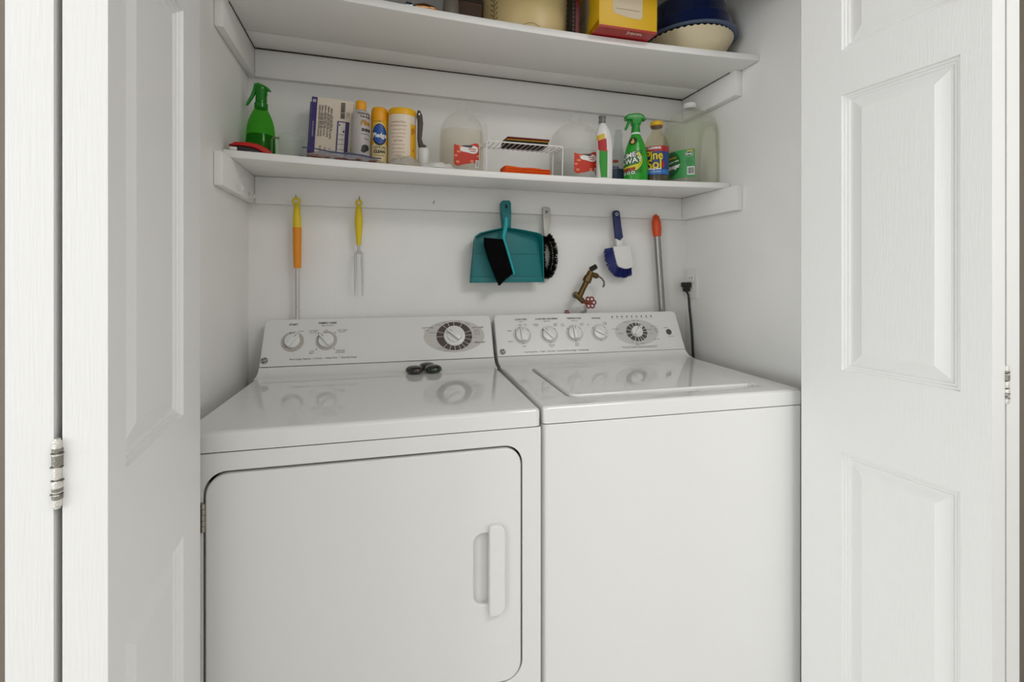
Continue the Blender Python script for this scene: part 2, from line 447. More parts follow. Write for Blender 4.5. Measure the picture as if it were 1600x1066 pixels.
# ------------------------------------------------------------------ appliances
AW = .686
FACE_A, FACE_B = Vector((0, .50, .934)), Vector((0, .565, 1.062))
FUP = (FACE_B - FACE_A).normalized(); FN = Vector((0, -FUP.z, FUP.y))
def onface(a, b, c=0.): return Vector((a, 0, 0)) + FACE_A + FUP * b + FN * c
def face_ink(eps=.0006): return Ink(lambda a, b: onface(a, b, eps))
def faceM(a, b, c=0.):
    M = Matrix.Identity(4); o = onface(a, b, c)
    for i in range(3): M[i][0] = (1, 0, 0)[i]; M[i][1] = FUP[i]; M[i][2] = FN[i]; M[i][3] = o[i]
    return M
def knob(parent, name, a, b, r, ang, h=.017, grip=.32, skirt=None, pointer=True, mark=None):
    k = MB()
    if skirt: k.lathe([(skirt, .0004), (skirt, .003), (skirt - .002, .0045), (r, .005)], 40, faceM(a, b))
    k.lathe([(r, .001), (r, .008), (r * .96, .0095), (r * .88, .010), (1e-4, .010)], 40, faceM(a, b))
    M = faceM(a, b) @ Matrix.Rotation(ang, 4, 'Z')
    k.box(-r * grip, r * grip, -r * .93, r * (1.16 if pointer else .93), .008, h, .002, 2, M)
    o = k.build(name, mat('e4e4e1', .3, name='knob_plastic'), parent)
    n = Ink(lambda x, y: M @ Vector((x, y, h + .0005)))
    n.rect(-.0007, .0007, r * .5, r * 1.0); n.build('pointer_line', mark or INKM, o)
    return o
def ge_badge(parent, a, b, r=.0095):
    o = MB().lathe([(r, .0003), (r, .0012), (r * .93, .0016), (1e-4, .0016)], 32, faceM(a, b)).build('badge', mat('4b4541', .35, metal=.3), parent)
    i = face_ink(.0021)
    i.arc(a, b, r * .80, r * .88, 0, 2 * PI, 28)
    for k in range(4):
        t0 = k * PI / 2 + .35
        i.arc(a + .62 * r * math.cos(t0), b + .62 * r * math.sin(t0), r * .10, r * .20, t0 - 2.4, t0 + 2.0, 8)
    i.text('GE', a, b, r * .95, shear=.35, bold=.0002)
    i.build('badge_lettering', mat('d8d5cf', .4), o)
def appliance(name, label, cat, FR, phi):
    ex = Vector((math.cos(phi), -math.sin(phi))); FL = Vector(FR) - ex * AW
    return thing(name, label, cat, (FL.x, FL.y, 0), -phi)
DEPTH = .598
def console(t):
    # plastic console slab with rounded upper corners leaning back
    m = MB()
    L = (FACE_B - FACE_A).length
    m.plate(rrect(.0, AW, .0008, L + .004, (.002, .002, .016, .016)), [], 0, -.030, onface, ch=.003)
    o = m.build('console', PLASTIC, t, wn=True, ang=50)
    # rear housing behind the slab
    m = MB()
    prof = [(.515, .915), (.515, .930), (.578, 1.052), (.597, 1.052), (.597, .915)]
    m.rings([[(x, y, z) for y, z in prof] for x in (.006, AW - .006)]); m.build('console_back', PLASTIC, t)
def deck(t, holes=(), Z0=.8745, Z1=.912):
    m = MB(); R = .011
    # front and sides rounded over, flat top up to the foot of the console, then a sweep up to the console
    out = rrect(0, AW, 0, .470, (.012, .012, .0, .0), 5)
    m.plate(out, holes, Z1, Z0, lambda a, b, c: Vector((a, b, c)), ch=.009)
    sweep = [(.452, .905), (.452, .9118), (.462, .9125), (.475, .9150), (.487, .9205), (.496, .9280), (.4998, .9335), (.52, .9335), (.597, .9335), (.597, .8745), (.452, .8745)]
    m2 = MB(); m2.rings([[(x, y, z) for y, z in sweep] for x in (0.0005, AW - .0005)])
    m.merge(m2.b)
    return m.build('top_deck', ENAMEL, t, ang=50, wn=True)

# ---------------- dryer
dry = appliance('clothes_dryer', 'white clothes dryer with front door and two small knobs, on the left', 'dryer', (.334, .936), .04)
m = MB()
hole = rrect(.0425, .6450, .3390, .8385, .040, 8)
m.plate(rrect(0, AW, .03, .8724, .0), [hole], 0, .022, lambda a, b, c: Vector((a, c, b)), ch=.0012)
m.box(0, AW, .022, DEPTH, .03, .8724); m.build('cabinet', FRONT, dry, wn=True, ang=50)
MB().box(.02, AW - .02, .03, DEPTH - .02, 0, .0295).build('plinth', DARK, dry)
MB().box(.030, .66, .0216, .0219, .33, .85).build('door_gap_shade', DARK, dry)  # dark sheet standing in for the shade in the slit around the door
m = MB()
rec = rrect(.5400, .5900, .5130, .6600, .020, 6)
m.plate(rrect(.0462, .6412, .3430, .8340, .037, 8), [rec], -.0035, .018, lambda a, b, c: Vector((a, c, b)), ch=.004)
dd = m.build('door', FRONT, dry, wn=True, ang=50)
MB().plate(rrect(.537, .594, .510, .663, .022, 6), [], .0085, .0175, lambda a, b, c: Vector((a, c, b))).build('handle_recess', PLASTIC, dd)
m = MB()
hp = rrect(.5700, .6045, .4920, .6810, (.008, .020, .020, .008), 6)
m.plate(hp, [], -.017, -.003, lambda a, b, c: Vector((a, c, b)), ch=.004)
m.build('handle', PLASTIC, dd, wn=True, ang=50)
m = MB()
for k in range(5): m.lathe([(.0045, .7330 + k * .0104), (.0045, .7330 + k * .0104 + .0096)], 12, Matrix.Translation((.0425, -.002, 0)))
m.box(.036, .0415, -.0015, .001, .733, .785)
o = m.build('door_hinge', mat('a09a90', .35, metal=.8), dry); o['label'] = 'metal hinge at the left door edge'
MB().box(.003, AW - .003, .003, DEPTH, .8726, .8744).build('deck_seam', DARK, dry)
deck(dry); console(dry)
m = MB(); m.box(0.004, AW - .004, .501, .512, .9332, .9351); m.build('console_seam', DARK, dry)
DIAL = mat('b9b4ac', .5, name='dial_grey'); BROWN = mat('45382f', .5, name='dial_brown')
for a in (.0818, .1763):
    i = face_ink(.0004); i.arc(a, .0755, 0.0, .0315 if a < .1 else .0305, 0, 2 * PI, 36); i.build('dial_ring', DIAL, dry)
i = face_ink(.0004); i.disc(.5625, .0775, .0975, .0545, 40); i.build('dial_oval', mat('c6c3bd', .5), dry)
i = face_ink(.0008)
cuts = [90, 62, 20, 2, -18, -38, -55, -72, -90, -108, -128, 182, 160, 128, 110]
cuts = sorted(cuts); cuts.append(cuts[0] + 360)
for p, q in zip(cuts, cuts[1:]): i.arc(.5622, .0775, .0345, .0575, math.radians(p + 1.2), math.radians(q - 1.2), 6, ry=.83)
i.build('dial_band', BROWN, dry)
knob(dry, 'start_knob', .0818, .0765, .0215, math.radians(-38), mark=INKM)
knob(dry, 'fabric_care_knob', .1763, .0755, .0215, math.radians(40), mark=INKM)
knob(dry, 'cycle_knob', .5625, .0780, .0235, math.radians(48), skirt=.0340, h=.022, mark=mat('6a2a22', .5))
ge_badge(dry, .0120, .0206)
i = face_ink(.0007)
i.text('START', .0802, .1290, .0085, bold=.00025).text('START', .103, .1075, .0052)
i.text('FABRIC CARE', .1762, .1320, .0085, bold=.00025).text('END OF CYCLE', .1762, .1235, .0048)
for x, z, a_, b_ in ((.137, .108, 'COTTONS', 'SIG OFF'), (.220, .108, 'EASY CARE', 'SIG OFF'), (.137, .043, 'LOW', 'HEAT'), (.218, .043, 'DELICATE', 'LOW HEAT')):
    i.text(a_, x, z, .0055).text(b_, x, z - .0058, .0055)
i.text('OFF', .174, .108, .0050)
for x, z in ((.152, .100), (.200, .100), (.150, .049), (.200, .049), (.074, .1025)): i.disc(x, z, .0018, n=10)
i.text('Extra Large Capacity  •  3 Cycle  •  Heavy Duty  •  Quiet-By-Design', .0790, .0212, .0076, align='LEFT', xs=.90)
i.text('COTTONS', .478, .1070, .0068, xs=1.1, bold=.0001).text('SIGNAL', .474, .0985, .0055).text('MORE DRY', .493, .0905, .0046)
i.text('EASY CARE', .640, .1040, .0068, xs=1.1, bold=.0001).text('TIMED DRY', .642, .0530, .0068, xs=1.05, bold=.0001)
for k, s_ in enumerate(('REMOVE', 'PROMPTLY', 'TO AVOID', 'WRINKLES')): i.text(s_, .636, .0955 - k * .0052, .0042)
for s_, x, z in (('DAMP', .532, .1225), ('LESS DRY', .512, .1165), ('COOL', .580, .1265), ('MORE', .604, .1195), ('DRY', .610, .1140), ('OFF', .628, .0700), ('70', .616, .0535), ('50', .602, .0405), ('40', .583, .0320), ('30', .563, .0320), ('20', .546, .0330), ('DE-WRINKLE', .520, .0375), ('MINUTES', .536, .0300)):
    i.text(s_, x, z, .0044)
i.build('printing', INKM, dry, key=lambda x, y, z: 9 if z < .958 and x < .4 else 0 if x < .125 else 1 if x < .3 else 2)

# ---------------- washer
wsh = appliance('washing_machine', 'white top-loading washing machine with four round knobs and a dial, on the right', 'washer', (1.027, .911), .05)
m = MB(); m.plate(rrect(0, AW, 0, DEPTH, (.014, .014, 0, 0), 6), [], .8722, .03, lambda a, b, c: Vector((a, b, c)), ch=.002); m.build('cabinet', FRONT, wsh, wn=True, ang=50)
MB().box(.02, AW - .02, .03, DEPTH - .02, 0, .0295).build('plinth', DARK, wsh)
MB().box(.004, AW - .004, .004, DEPTH, .8724, .8744).build('deck_seam', DARK, wsh)
arc_pts = rrect(.0870, .5860, .0620, .4050, (.022, 0, .008, .008), 6)
hole = []
for p in arc_pts:
    if abs(p[0] - .5860) < 1e-6 and abs(p[1] - .0620) < 1e-6:
        hole += [(.420, .0620), (.430, .0455), (.548, .0455), (.556, .0570), (.606, .0570), (.606, .0860), (.5860, .0890)]
    else: hole.append(p)
deck(wsh, [hole])
MB().box(.080, .612, .040, .41, .8750, .8850).build('lid_well', ENAMEL, wsh)
m = MB(); m.plate(rrect(.0905, .5815, .0660, .4015, (.020, .006, .008, .008), 6), [], .9168, .8960, lambda a, b, c: Vector((a, b, c)), ch=.005)
m.build('lid', ENAMEL, wsh, wn=True, ang=50)
console(wsh)
MB().box(0.004, AW - .004, .501, .512, .9332, .9343).build('console_seam', mat('6d6a64', .7), wsh)
KN = [(.0910, .0712, 0), (.1852, .0708, 40), (.2772, .0722, 0), (.3700, .0718, -118)]
KN = [(a, b, d) for a, b, d in KN]
for a, b, d in KN:
    i = face_ink(.0004); i.arc(a, b, 0, .0315, 0, 2 * PI, 36); i.build('dial_ring', mat('cfccc7', .5), wsh)
i = face_ink(.0004); i.disc(.5110, .0700, .0830, .0475, 40); i.build('dial_oval', mat('c9c7c3', .5), wsh)
i = face_ink(.0008)
cuts = sorted([84, 66, 48, 22, 2, -22, -52, -70, -88, -110, 218, 190, 162, 132, 108]); cuts.append(cuts[0] + 360)
for p, q in zip(cuts, cuts[1:]): i.arc(.5110, .0700, .0225, .0405, math.radians(p + 2.5), math.radians(q - 2.5), 5, ry=.85)
i.build('dial_band', mat('4a4947', .5), wsh)
for (a, b, d), nm in zip(KN, ('load_size_knob', 'custom_care_knob', 'temperature_knob', 'options_knob')):
    knob(wsh, nm, a, b, .0235, math.radians(d if d != -118 else -120), grip=.30)
knob(wsh, 'cycle_knob', .5110, .0705, .0205, math.radians(-42), grip=.26, h=.020)
MB().lathe([(.0105, .0003), (.0105, .002), (.009, .003), (1e-4, .003)], 24, faceM(.6370, .0665)).build('lock_button', mat('4d4b49', .4), wsh)
ge_badge(wsh, .0185, .0165, .0098)
i = face_ink(.0007)
for k in range(9):
    x = .4290 + k * .0191; i.disc(x, .1300, .0026, n=12); i.text(('OFF', 'FILL', 'WASH', 'SOAK', 'SPIN', 'RINSE', 'SPIN', 'EXTRA', 'FINAL')[k], x, .1235, .0038)
i.text('LOAD SIZE', .0920, .1275, .0085, bold=.0002).text('(water)', .0920, .1195, .0048)
i.text('6 CUSTOM CARE SPEEDS', .1835, .1275, .0080, bold=.0002, xs=.9).text('(agitate/spin)', .1835, .1195, .0048)
i.text('TEMPERATURE', .2835, .1270, .0085, bold=.0002, xs=.95).text('(wash/rinse)', .2835, .1190, .0048)
i.text('OPTIONS', .3660, .1255, .0080, bold=.0002)
for s_, x, z in (('AUTO', .086, .108), ('MAX', .106, .108), ('LARGE', .048, .088), ('MEDIUM', .049, .050), ('SMALL', .094, .032),
                 ('NORMAL', .143, .108), ('FAST', .143, .102), ('HEAVY', .213, .108), ('DUTY', .213, .102), ('DELICATE', .189, .034), ('SLOW', .189, .028),
                 ('HOT', .238, .107), ('COLD', .238, .101), ('COLD', .309, .107), ('COLD', .309, .101), ('WARM', .279, .035), ('COLD', .279, .029),
                 ('OFF', .332, .102), ('EXTRA', .396, .108), ('RINSE', .396, .102),
                 ('HEAVY SOIL', .432, .083), ('MEDIUM', .449, .066), ('EASY CARE', .583, .089), ('NORMAL', .564, .078), ('LIGHT', .566, .062), ('DELICATES', .582, .041),
                 ('COTTONS', .478, .108), ('SOAK', .508, .113), ('OFF', .526, .113), ('PRE', .503, .027), ('WASH', .503, .022), ('HAND', .522, .027), ('SPIN', .486, .035), ('SIGNAL', .630, .0835), ('LID LOCK', .644, .0495)):
    i.text(s_, x, z, .0050)
for k in range(4): i.text(('REGULAR', 'LIGHT', 'MEDIUM', 'SHORT')[k], .590, .081 - k * .0048, .0038)
for a, b, d in KN:
    for q in (140, 40, -90): i.disc(a + .0285 * math.cos(math.radians(q)), b + .0285 * math.sin(math.radians(q)), .0017, n=8)
i.text('Super Capacity Plus  •  12 Cycle  •  Heavy Duty  •  Commercial Motor and Design  •  Quiet-By-Design', .0920, .0125, .0068, align='LEFT', xs=.80)
i.rect(.4400, .5790, .0168, .0176); i.text('TO START PULL OUT KNOB  •  PUSH IN TO STOP BETWEEN CYCLES', .5095, .0130, .0046, xs=.92)
i.build('printing', INKM, wsh, key=lambda x, y, z: 9 if z < .953 and x < .415 else 0 if x < .125 else 1 if x < .226 else 2 if x < .322 else 3 if x < .415 else 6 if x > .61 else 5 if z > 1.0405 else 4)

# ------------------------------------------------------------------ things on the lower shelf
SH = LTOP + .0004
def seat(u, Y, z=SH):
    p = at(u, 300, Y); return Vector((p.x, Y, z))
def span(u0, u1, Y): return at(u1, 300, Y).x - at(u0, 300, Y).x
BLACK = mat('141414', .4); WHITE = mat('eeede9', .4, name='white_print'); CREAM = mat('e9e2d2', .5)

# red and black hand tool at the left end
p = seat(392, 1.345)
t = thing('scraper_tool', 'small red and black hand tool lying at the left end of the lower shelf', 'tool', p, math.radians(8))
L = .098
m = MB(); top = [(-L / 2, .012), (-L * .36, .0215), (-L * .1, .0245), (L * .15, .0235), (L * .36, .0165), (L / 2, .0065), (L / 2, .001), (L * .30, .001), (L * .18, .008), (L * .05, .0125), (-L * .3, .0135)]
m.plate(top, [], -.017, .017, lambda a, b, c: Vector((a, c, b)), ch=.004); m.build('red_shell', mat('b8100c', .3, name='red_plastic'), t)
m = MB(); m.plate([(-L * .30, .0005), (L * .27, .0005), (L * .17, .0072), (L * .04, .0115), (-L * .30, .0125)], [], -.015, .015, lambda a, b, c: Vector((a, c, b)), ch=.002); m.build('black_grip', BLACK, t)
MB().box(-L * .47, -L * .305, -.013, .013, .0005, .0088, .001).build('blade_end', PLASTIC, t)

# green sprayer bottle with liquid
p = seat(407, 1.475)
t = thing('spray_bottle', 'translucent green sprayer bottle with green trigger in the left back corner', 'spray bottle', p, math.radians(0))
r = .0385
B = Body([(0, r * .93), (.004, r), (.05, r * 1.0), (.092, r * .945), (.120, r * .83), (.140, r * .65), (.153, r * .48), (.160, r * .41)])
B.mesh().build('bottle', clear('3fb82c', .17, 'a2e486', .1, name='green_clear_plastic'), t)
B.mesh(sc=.95, zmax=.080, zmin=.003).build('liquid', clear('0e6a1a', .26, '7cc472', .1, name='green_water'), t)
GREEN = mat('16851d', .3, name='green_trigger')
MB().lathe([(.015, .152), (.0175, .154), (.0175, .170), (.015, .173), (.0145, .200), (.016, .203), (.016, .225), (.012, .228)], 28).build('pump_head', clear('1d8a1b', .7, '3fc035', .2, name='green_head'), t, (0, 0, .0365)).scale.z = .80
m = MB(); m.tube([(.024, -.002, .217), (.016, 0, .224), (.004, 0, .230), (-.010, 0, .235), (-.018, 0, .234)], [.003, .0065, .009, .010, .006], 14); m.build('top_lever', GREEN, t, (0, 0, .0365)).scale.z = .80
m = MB(); m.tube([(-.014, 0, .232), (-.017, 0, .215), (-.024, 0, .192), (-.033, 0, .170), (-.037, 0, .160)], [.006, .006, .005, .0045, .003], 12); m.build('trigger', GREEN, t, (0, 0, .0365)).scale.z = .80

# clear measuring cup
p = seat(455, 1.40)
t = thing('measuring_cup', 'clear plastic measuring cup with handle just right of the green corner sprayer', 'cup', p)
r = .0335; GL = clear('e4e6e2', .07, 'f8faf8', .04, name='clear_plastic')
m = MB(); m.lathe([(r * .86, .0005), (r * .9, .002), (r, .062), (r * 1.06, .064), (r * .985, .064), (r * .95, .06), (r * .86, .004), (1e-4, .004)], 40, cap=False); m.build('cup', GL, t)
m = MB(); m.tube([(-r * .93, 0, .057), (-r - .012, 0, .058), (-r - .016, 0, .052), (-r - .016, 0, .014), (-r - .012, 0, .008), (-r * .86, 0, .010)], .0032, 10); m.build('handle', clear('9aa58c', .35, 'd5dcc6', .1, name='clear_handle'), t)
Bc = Body([(0.002, r * .9), (.064, r)], k=1); i = Bc.ink(.55)
for k in range(6): i.rect(-.004, .004, .012 + k * .008, .0128 + k * .008); 
for k in range(5): i.text(str(2 + k), .009, .0165 + k * .008, .006)
i.build('scale_marks', mat('8d8d88', .5), t)

# glove carton
pl = seat(480, 1.478); W_ = span(479, 545, 1.478)
t = thing('carton', 'white and purple carton with barcode standing left of the spray cans', 'box', (pl.x, 1.478, SH), math.radians(-4))
H_, Dp = at(520, 154.5, 1.478).z - SH, .060
t.rotation_euler = (0, math.radians(3.2), math.radians(-4))
m = MB().box(0, W_, 0, Dp, .0005, H_, .0012); m.build('box', mat('e6d9c6', .6, name='cream_card'), t)
PUR = mat('3a2a6e', .5, name='purple_print')
i = Ink(lambda a, b: Vector((a, -.0006, b))); i.rect(.0008, .0165, .002, H_ - .001)
i.rect(W_ - .0425, W_ - .008, .002, H_ * .70); i.build('purple_print', PUR, t)
MB().box(-.006, -.0005, .012, Dp - .004, .0005, H_ - .012, .001).build('purple_flap', PUR, t)
i = Ink(lambda a, b: Vector((a, -.0009, b)))
i.rect(W_ - .0385, W_ - .0190, .040, H_ * .685); i.arc(.0086, H_ - .012, .0028, .0044, 0, 2 * PI, 16); i.rect(.0070, .0100, H_ - .0126, H_ - .0114); i.text('EXAMINATION GLOVES', .0086, H_ * .55, .0042, rot=PI / 2)
i.build('white_print', mat('eee6da', .5), t)
i = Ink(lambda a, b: Vector((a, -.0012, b)))
rnd = random.Random(3); b = H_ - .008
while b > H_ * .745:
    h = rnd.choice([.0008, .0014, .0022, .003]); i.rect(W_ - .0345, W_ - .0225, b - h, b); b -= h + rnd.choice([.0007, .0011])
for (c0, z1, z0, n) in ((.0225, H_ * .95, H_ * .40, 1), (.0300, H_ * .95, H_ * .40, 1), (.0385, H_ * .95, H_ * .42, 1), (.0475, H_ * .92, H_ * .42, 1), (.0560, H_ * .94, H_ * .36, 1), (.030, H_ * .32, H_ * .06, 1), (.044, H_ * .30, H_ * .05, 1), (.0565, H_ * .30, H_ * .10, 1)):
    for j, wd in enumerate(('Powder free nitrile examination gloves', 'Keep dry and store away from sunlight', 'For single use only')):
        i.text(wd, c0 + j * .0026, (z0 + z1) / 2, min(.0058, (z1 - z0) / 14.5), rot=PI / 2)
i.text('LOT 2231', W_ - .0165, H_ * .80, .0040, rot=PI / 2).text('10 2024', W_ - .011, H_ * .80, .0040, rot=PI / 2).text('MEDIUM', W_ - .0125, H_ * .30, .0046, rot=PI / 2)
for z in (.062, .078, .092, .107): i.rect(W_ - .0375, W_ - .0200, z, z + .0012)
i.poly([(W_ - .0205, .112), (W_ - .0205, .122), (W_ - .027, .117)]).poly([(W_ - .036, .130), (W_ - .032, .138), (W_ - .0375, .138)])
i.build('black_print', mat('5a4f4a', .6), t)

# aerosol can and bottle with yellow caps
YEL = mat('f0a50a', .4, name='yellow_cap')
p = seat(563, 1.420)
t = thing('polish_bottle', 'grey white bottle with yellow cap between carton and yellow spray can', 'bottle', p)
r = span(549, 578.5, 1.420) / 2
B = Body([(0, r * .94), (.003, r), (.05, r), (.11, r), (.142, r * .98), (.153, r * .86), (.158, r * .72), (.160, r * .60)])
B.mesh().build('body', mat('b9b2ae', .35, name='grey_white_plastic'), t)
MB().lathe([(r * .54, .1603), (r * .56, .162), (r * .56, .183), (r * .52, .1850), (1e-4, .1850)], 28).build('cap', YEL, t)
i = B.ink(.60); i.text('Granite & Marble', .000, .147, .0065, bold=.0002).text('Tub & tile', .000, .138, .0085, bold=.0003)
i.text('SHINE', .002, .101, .0105, bold=.0007).text('streak free', .0, .090, .0060).text('cleaner', .003, .077, .006)
i.disc(.000, .052, .012, .009).disc(-.006, .044, .008, .006); i.build('black_print', mat('26302a', .5), t)
i = B.ink(.60); i.text('Pine', .0, .1210, .0185, bold=.0012, shear=.2); i.build('gold_print', mat('b07d1c', .4), t)

p = seat(592.5, 1.440)
t = thing('spray_can', 'yellow aerosol polish can with blue oval badge', 'spray can', p)
r = span(579, 606, 1.440) / 2
B = Body([(0, r * .93), (.003, r), (.05, r), (.10, r), (.136, r), (.140, r * .985)], k=3)
B.mesh().build('can', mat('e8b01e', .35, metal=.0, name='yellow_can'), t)
MB().lathe([(r * 1.0, .1403), (r * 1.01, .143), (r * 1.0, .160), (r * .95, .170), (r * .86, .1755), (r * .66, .178), (r * .40, .180), (1e-4, .1805)], 32).build('cap', YEL, t)
i = B.ink(0, .0005); i.region(lambda a: (.002, .066 + .012 * math.cos(a * 60)), -r * 1.15, r * 1.15, 16, 4); i.disc(0, .097, .0225, .0345, 24); i.build('cream_print', mat('e2cf9a', .45), t)
i = B.ink(0, .0008); i.disc(0, .097, .0215, .0310, 24); i.build('black_oval', mat('12141c', .4), t)
i = B.ink(0, .0011); i.disc(.0008, .0985, .0195, .0270, 24); i.build('blue_oval', mat('1d4f9c', .35), t)
i = B.ink(0, .0015); i.text('Pledge', .0006, .0945, .0185, bold=.0006, xs=.82); i.build('white_lettering', WHITE, t)
i = B.ink(0, .0012); i.text('LEMON', 0, .0600, .0115, xs=.9).text('CLEAN', 0, .0485, .0115, bold=.0006, xs=.9).text('dusting spray', 0, .0385, .0050).text('MULTI SURFACE', -.006, .1345, .0045); i.build('black_lettering', BLACK, t)

# wipes canister
p = seat(628, 1.425)
t = thing('wipes_canister', 'round cream and yellow wipes canister with yellow lid', 'canister', p)
r = span(606, 649, 1.425) / 2
B = Body([(0, r * .96), (.003, r), (.08, r), (.148, r), (.152, r * .97)], k=3)
B.mesh().build('tub', mat('ecdcc6', .4, name='cream_tub'), t)
MB().lathe([(r * .98, .1523), (r * 1.03, .1535), (r * 1.03, .1655), (r * .98, .1705), (r * .80, .1725), (1e-4, .1730)], 40).build('lid', mat('f2b60c', .35, name='yellow_lid'), t)
i = B.ink(0, .0006); i.region(lambda a: (.004, .128), .0235, .052, 12, 4); i.build('yellow_print', mat('f0b414', .45), t)
i = B.ink(0, .0009); i.poly([(.030, .050), (.036, .050), (.046, .118), (.038, .110)]).poly([(.026, .095), (.036, .105), (.036, .120), (.026, .115)]); i.build('orange_print', mat('c8741c', .45), t)
i = B.ink(-.30, .0008)
for k, (s_, q) in enumerate((('Disinfecting Wipes', .006), ('LEMON SCENT KILLS GERMS', .0042), ('To disinfect nonporous surfaces', .0036), ('wipe and let stand four minutes', .0036), ('Physical or chemical hazards', .0036), ('DIRECTIONS', .005), ('Wash hands after use. Not for', .0036), ('cleaning or sanitizing of skin', .0036), ('Keep out of reach of children', .0036), ('CAUTION', .005), ('Questions or comments call', .0036))):
    i.text(s_, -.002, .130 - k * .0105, q, xs=.95)
i.build('red_brown_lettering', mat('9a6a55', .6), t)

# scrub brush with dark handle, standing
p = seat(658, 1.405)
t = thing('scrub_brush', 'white-headed scrub brush standing up with dark grey curved handle', 'brush', p)
m = MB(); pts = [(.006, 0, .064), (-.002, 0, .073), (-.006, 0, .090), (-.005, 0, .112), (-.004, 0, .135), (-.007, 0, .157), (-.0095, 0, .170)]
m.tube(pts, [.013, .0085, .0066, .0075, .0085, .0085, .0040], 16); m.build('handle', mat('4c473f', .5, name='dark_grey_rubber'), t)
m = MB(); m.lathe([(.0028, -.0098), (.0028, -.0088)], 16, Matrix.Translation((-.008, 0, .158)) @ Matrix.Rotation(PI / 2, 4, 'X').inverted()); m.build('hang_hole', PLASTIC, t)
MB().lathe([(.0150, .0004), (.0160, .002), (.0172, .060), (.0150, .064), (1e-4, .0645)], 32, Matrix.Translation((.007, 0, 0))).build('head', PLASTIC, t)

# flat zip bag with blue zipper
p0, p1 = at(466, 246, 1.338), at(600, 254, 1.345)
t = thing('zip_bag', 'clear zip bag with blue zipper lying flat in front of the carton', 'bag', ((p0.x + p1.x) / 2, 1.358, SH))
w2 = (p1.x - p0.x) / 2
rnd = random.Random(11)
m = MB(); nx, ny = 30, 8; rows = []
def bagz(a, b): return .006 + .022 * (1 - abs(a) ** 3) * (1 - abs(b) ** 2.5) + .0020 * math.sin(a * 17 + b * 5) * (1 - a * a)
for side in (1, 0):
    G = [[m.b.verts.new((a * w2, b * .030 + .006, (bagz(a, b) if side else .0008))) for a in np.linspace(-1, 1, nx)] for b in np.linspace(-1, 1, ny)]
    for q in range(ny - 1):
        for k in range(nx - 1): m.b.faces.new((G[q][k], G[q][k + 1], G[q + 1][k + 1], G[q + 1][k]))
m.build('film', clear('b9b9c2', .40, 'f2f2f4', .12, name='clear_film'), t, ang=60)
m = MB()
for k in range(26):
    a = rnd.uniform(-.85, .75); b = rnd.uniform(-.5, .5)
    M = Matrix.Translation((a * w2, b * .020 - .008, .006 + rnd.random() * .007)) @ Matrix.Rotation(rnd.uniform(-.5, .5), 4, 'Z')
    m.box(-.008, .008, -.0025, .0025, -.002, .002, .001, 1, M)
tag(m.build('contents', mat('9a5a3e', .6, name='brown_bits'), t), kind='stuff')
m = MB(); m.tube([(-w2 * .93 + 2 * w2 * .93 * k / 12, -.016, .0275 - .0115 * k / 12 + .0015 * math.sin(k)) for k in range(13)], .0016, 8); m.build('zipper', mat('2e3c74', .4, name='blue_zipper'), t)

# crumpled white plastic bag / cloth
def crumple(name, label, cat, p, lx, ly, h, m_, seed, parent=None):
    rnd = np.random.RandomState(seed); ph = rnd.rand(6, 3) * 6
    def hz(a, b):
        s_ = sum(math.sin(ph[k, 0] + (2 + k) * a * 2.1 + ph[k, 1]) * math.cos(ph[k, 2] + (2 + k) * b * 1.7) / (1.3 + k * .6) for k in range(6)) / 3
        return max(.001, h * (.55 + .6 * s_) * (1 - abs(a) ** 4) * (1 - abs(b) ** 4) + .001)
    m = MB(); n = 34
    for side in (1, 0):
        G = [[m.b.verts.new((lx * a * (1 + .08 * math.sin(5 * b + seed)), ly * b * (1 + .1 * math.sin(4 * a + seed)), hz(a, b) if side else .0003)) for a in np.linspace(-1, 1, n)] for b in np.linspace(-1, 1, n // 2)]
        for q in range(len(G) - 1):
            for k in range(n - 1): m.b.faces.new((G[q][k], G[q][k + 1], G[q + 1][k + 1], G[q + 1][k]))
    bmesh.ops.remove_doubles(m.b, verts=m.b.verts[:], dist=.0004)
    o = m.build(name, m_, None, p, ang=50)
    return tag(o, label, cat)
crumple('plastic_bag', 'crumpled cloudy plastic bag at the foot of the wipes canister', 'bag', seat(632, 1.355), .046, .028, .040, clear('d5d0c6', .55, 'f0eee8', .25, name='cloudy_film'), 3)
crumple('white_cloth', 'folded thin white cloth lying left of the half-full jug', 'cloth', seat(684, 1.360), .052, .030, .026, mat('e4e2dd', .7, name='white_cloth'), 8)

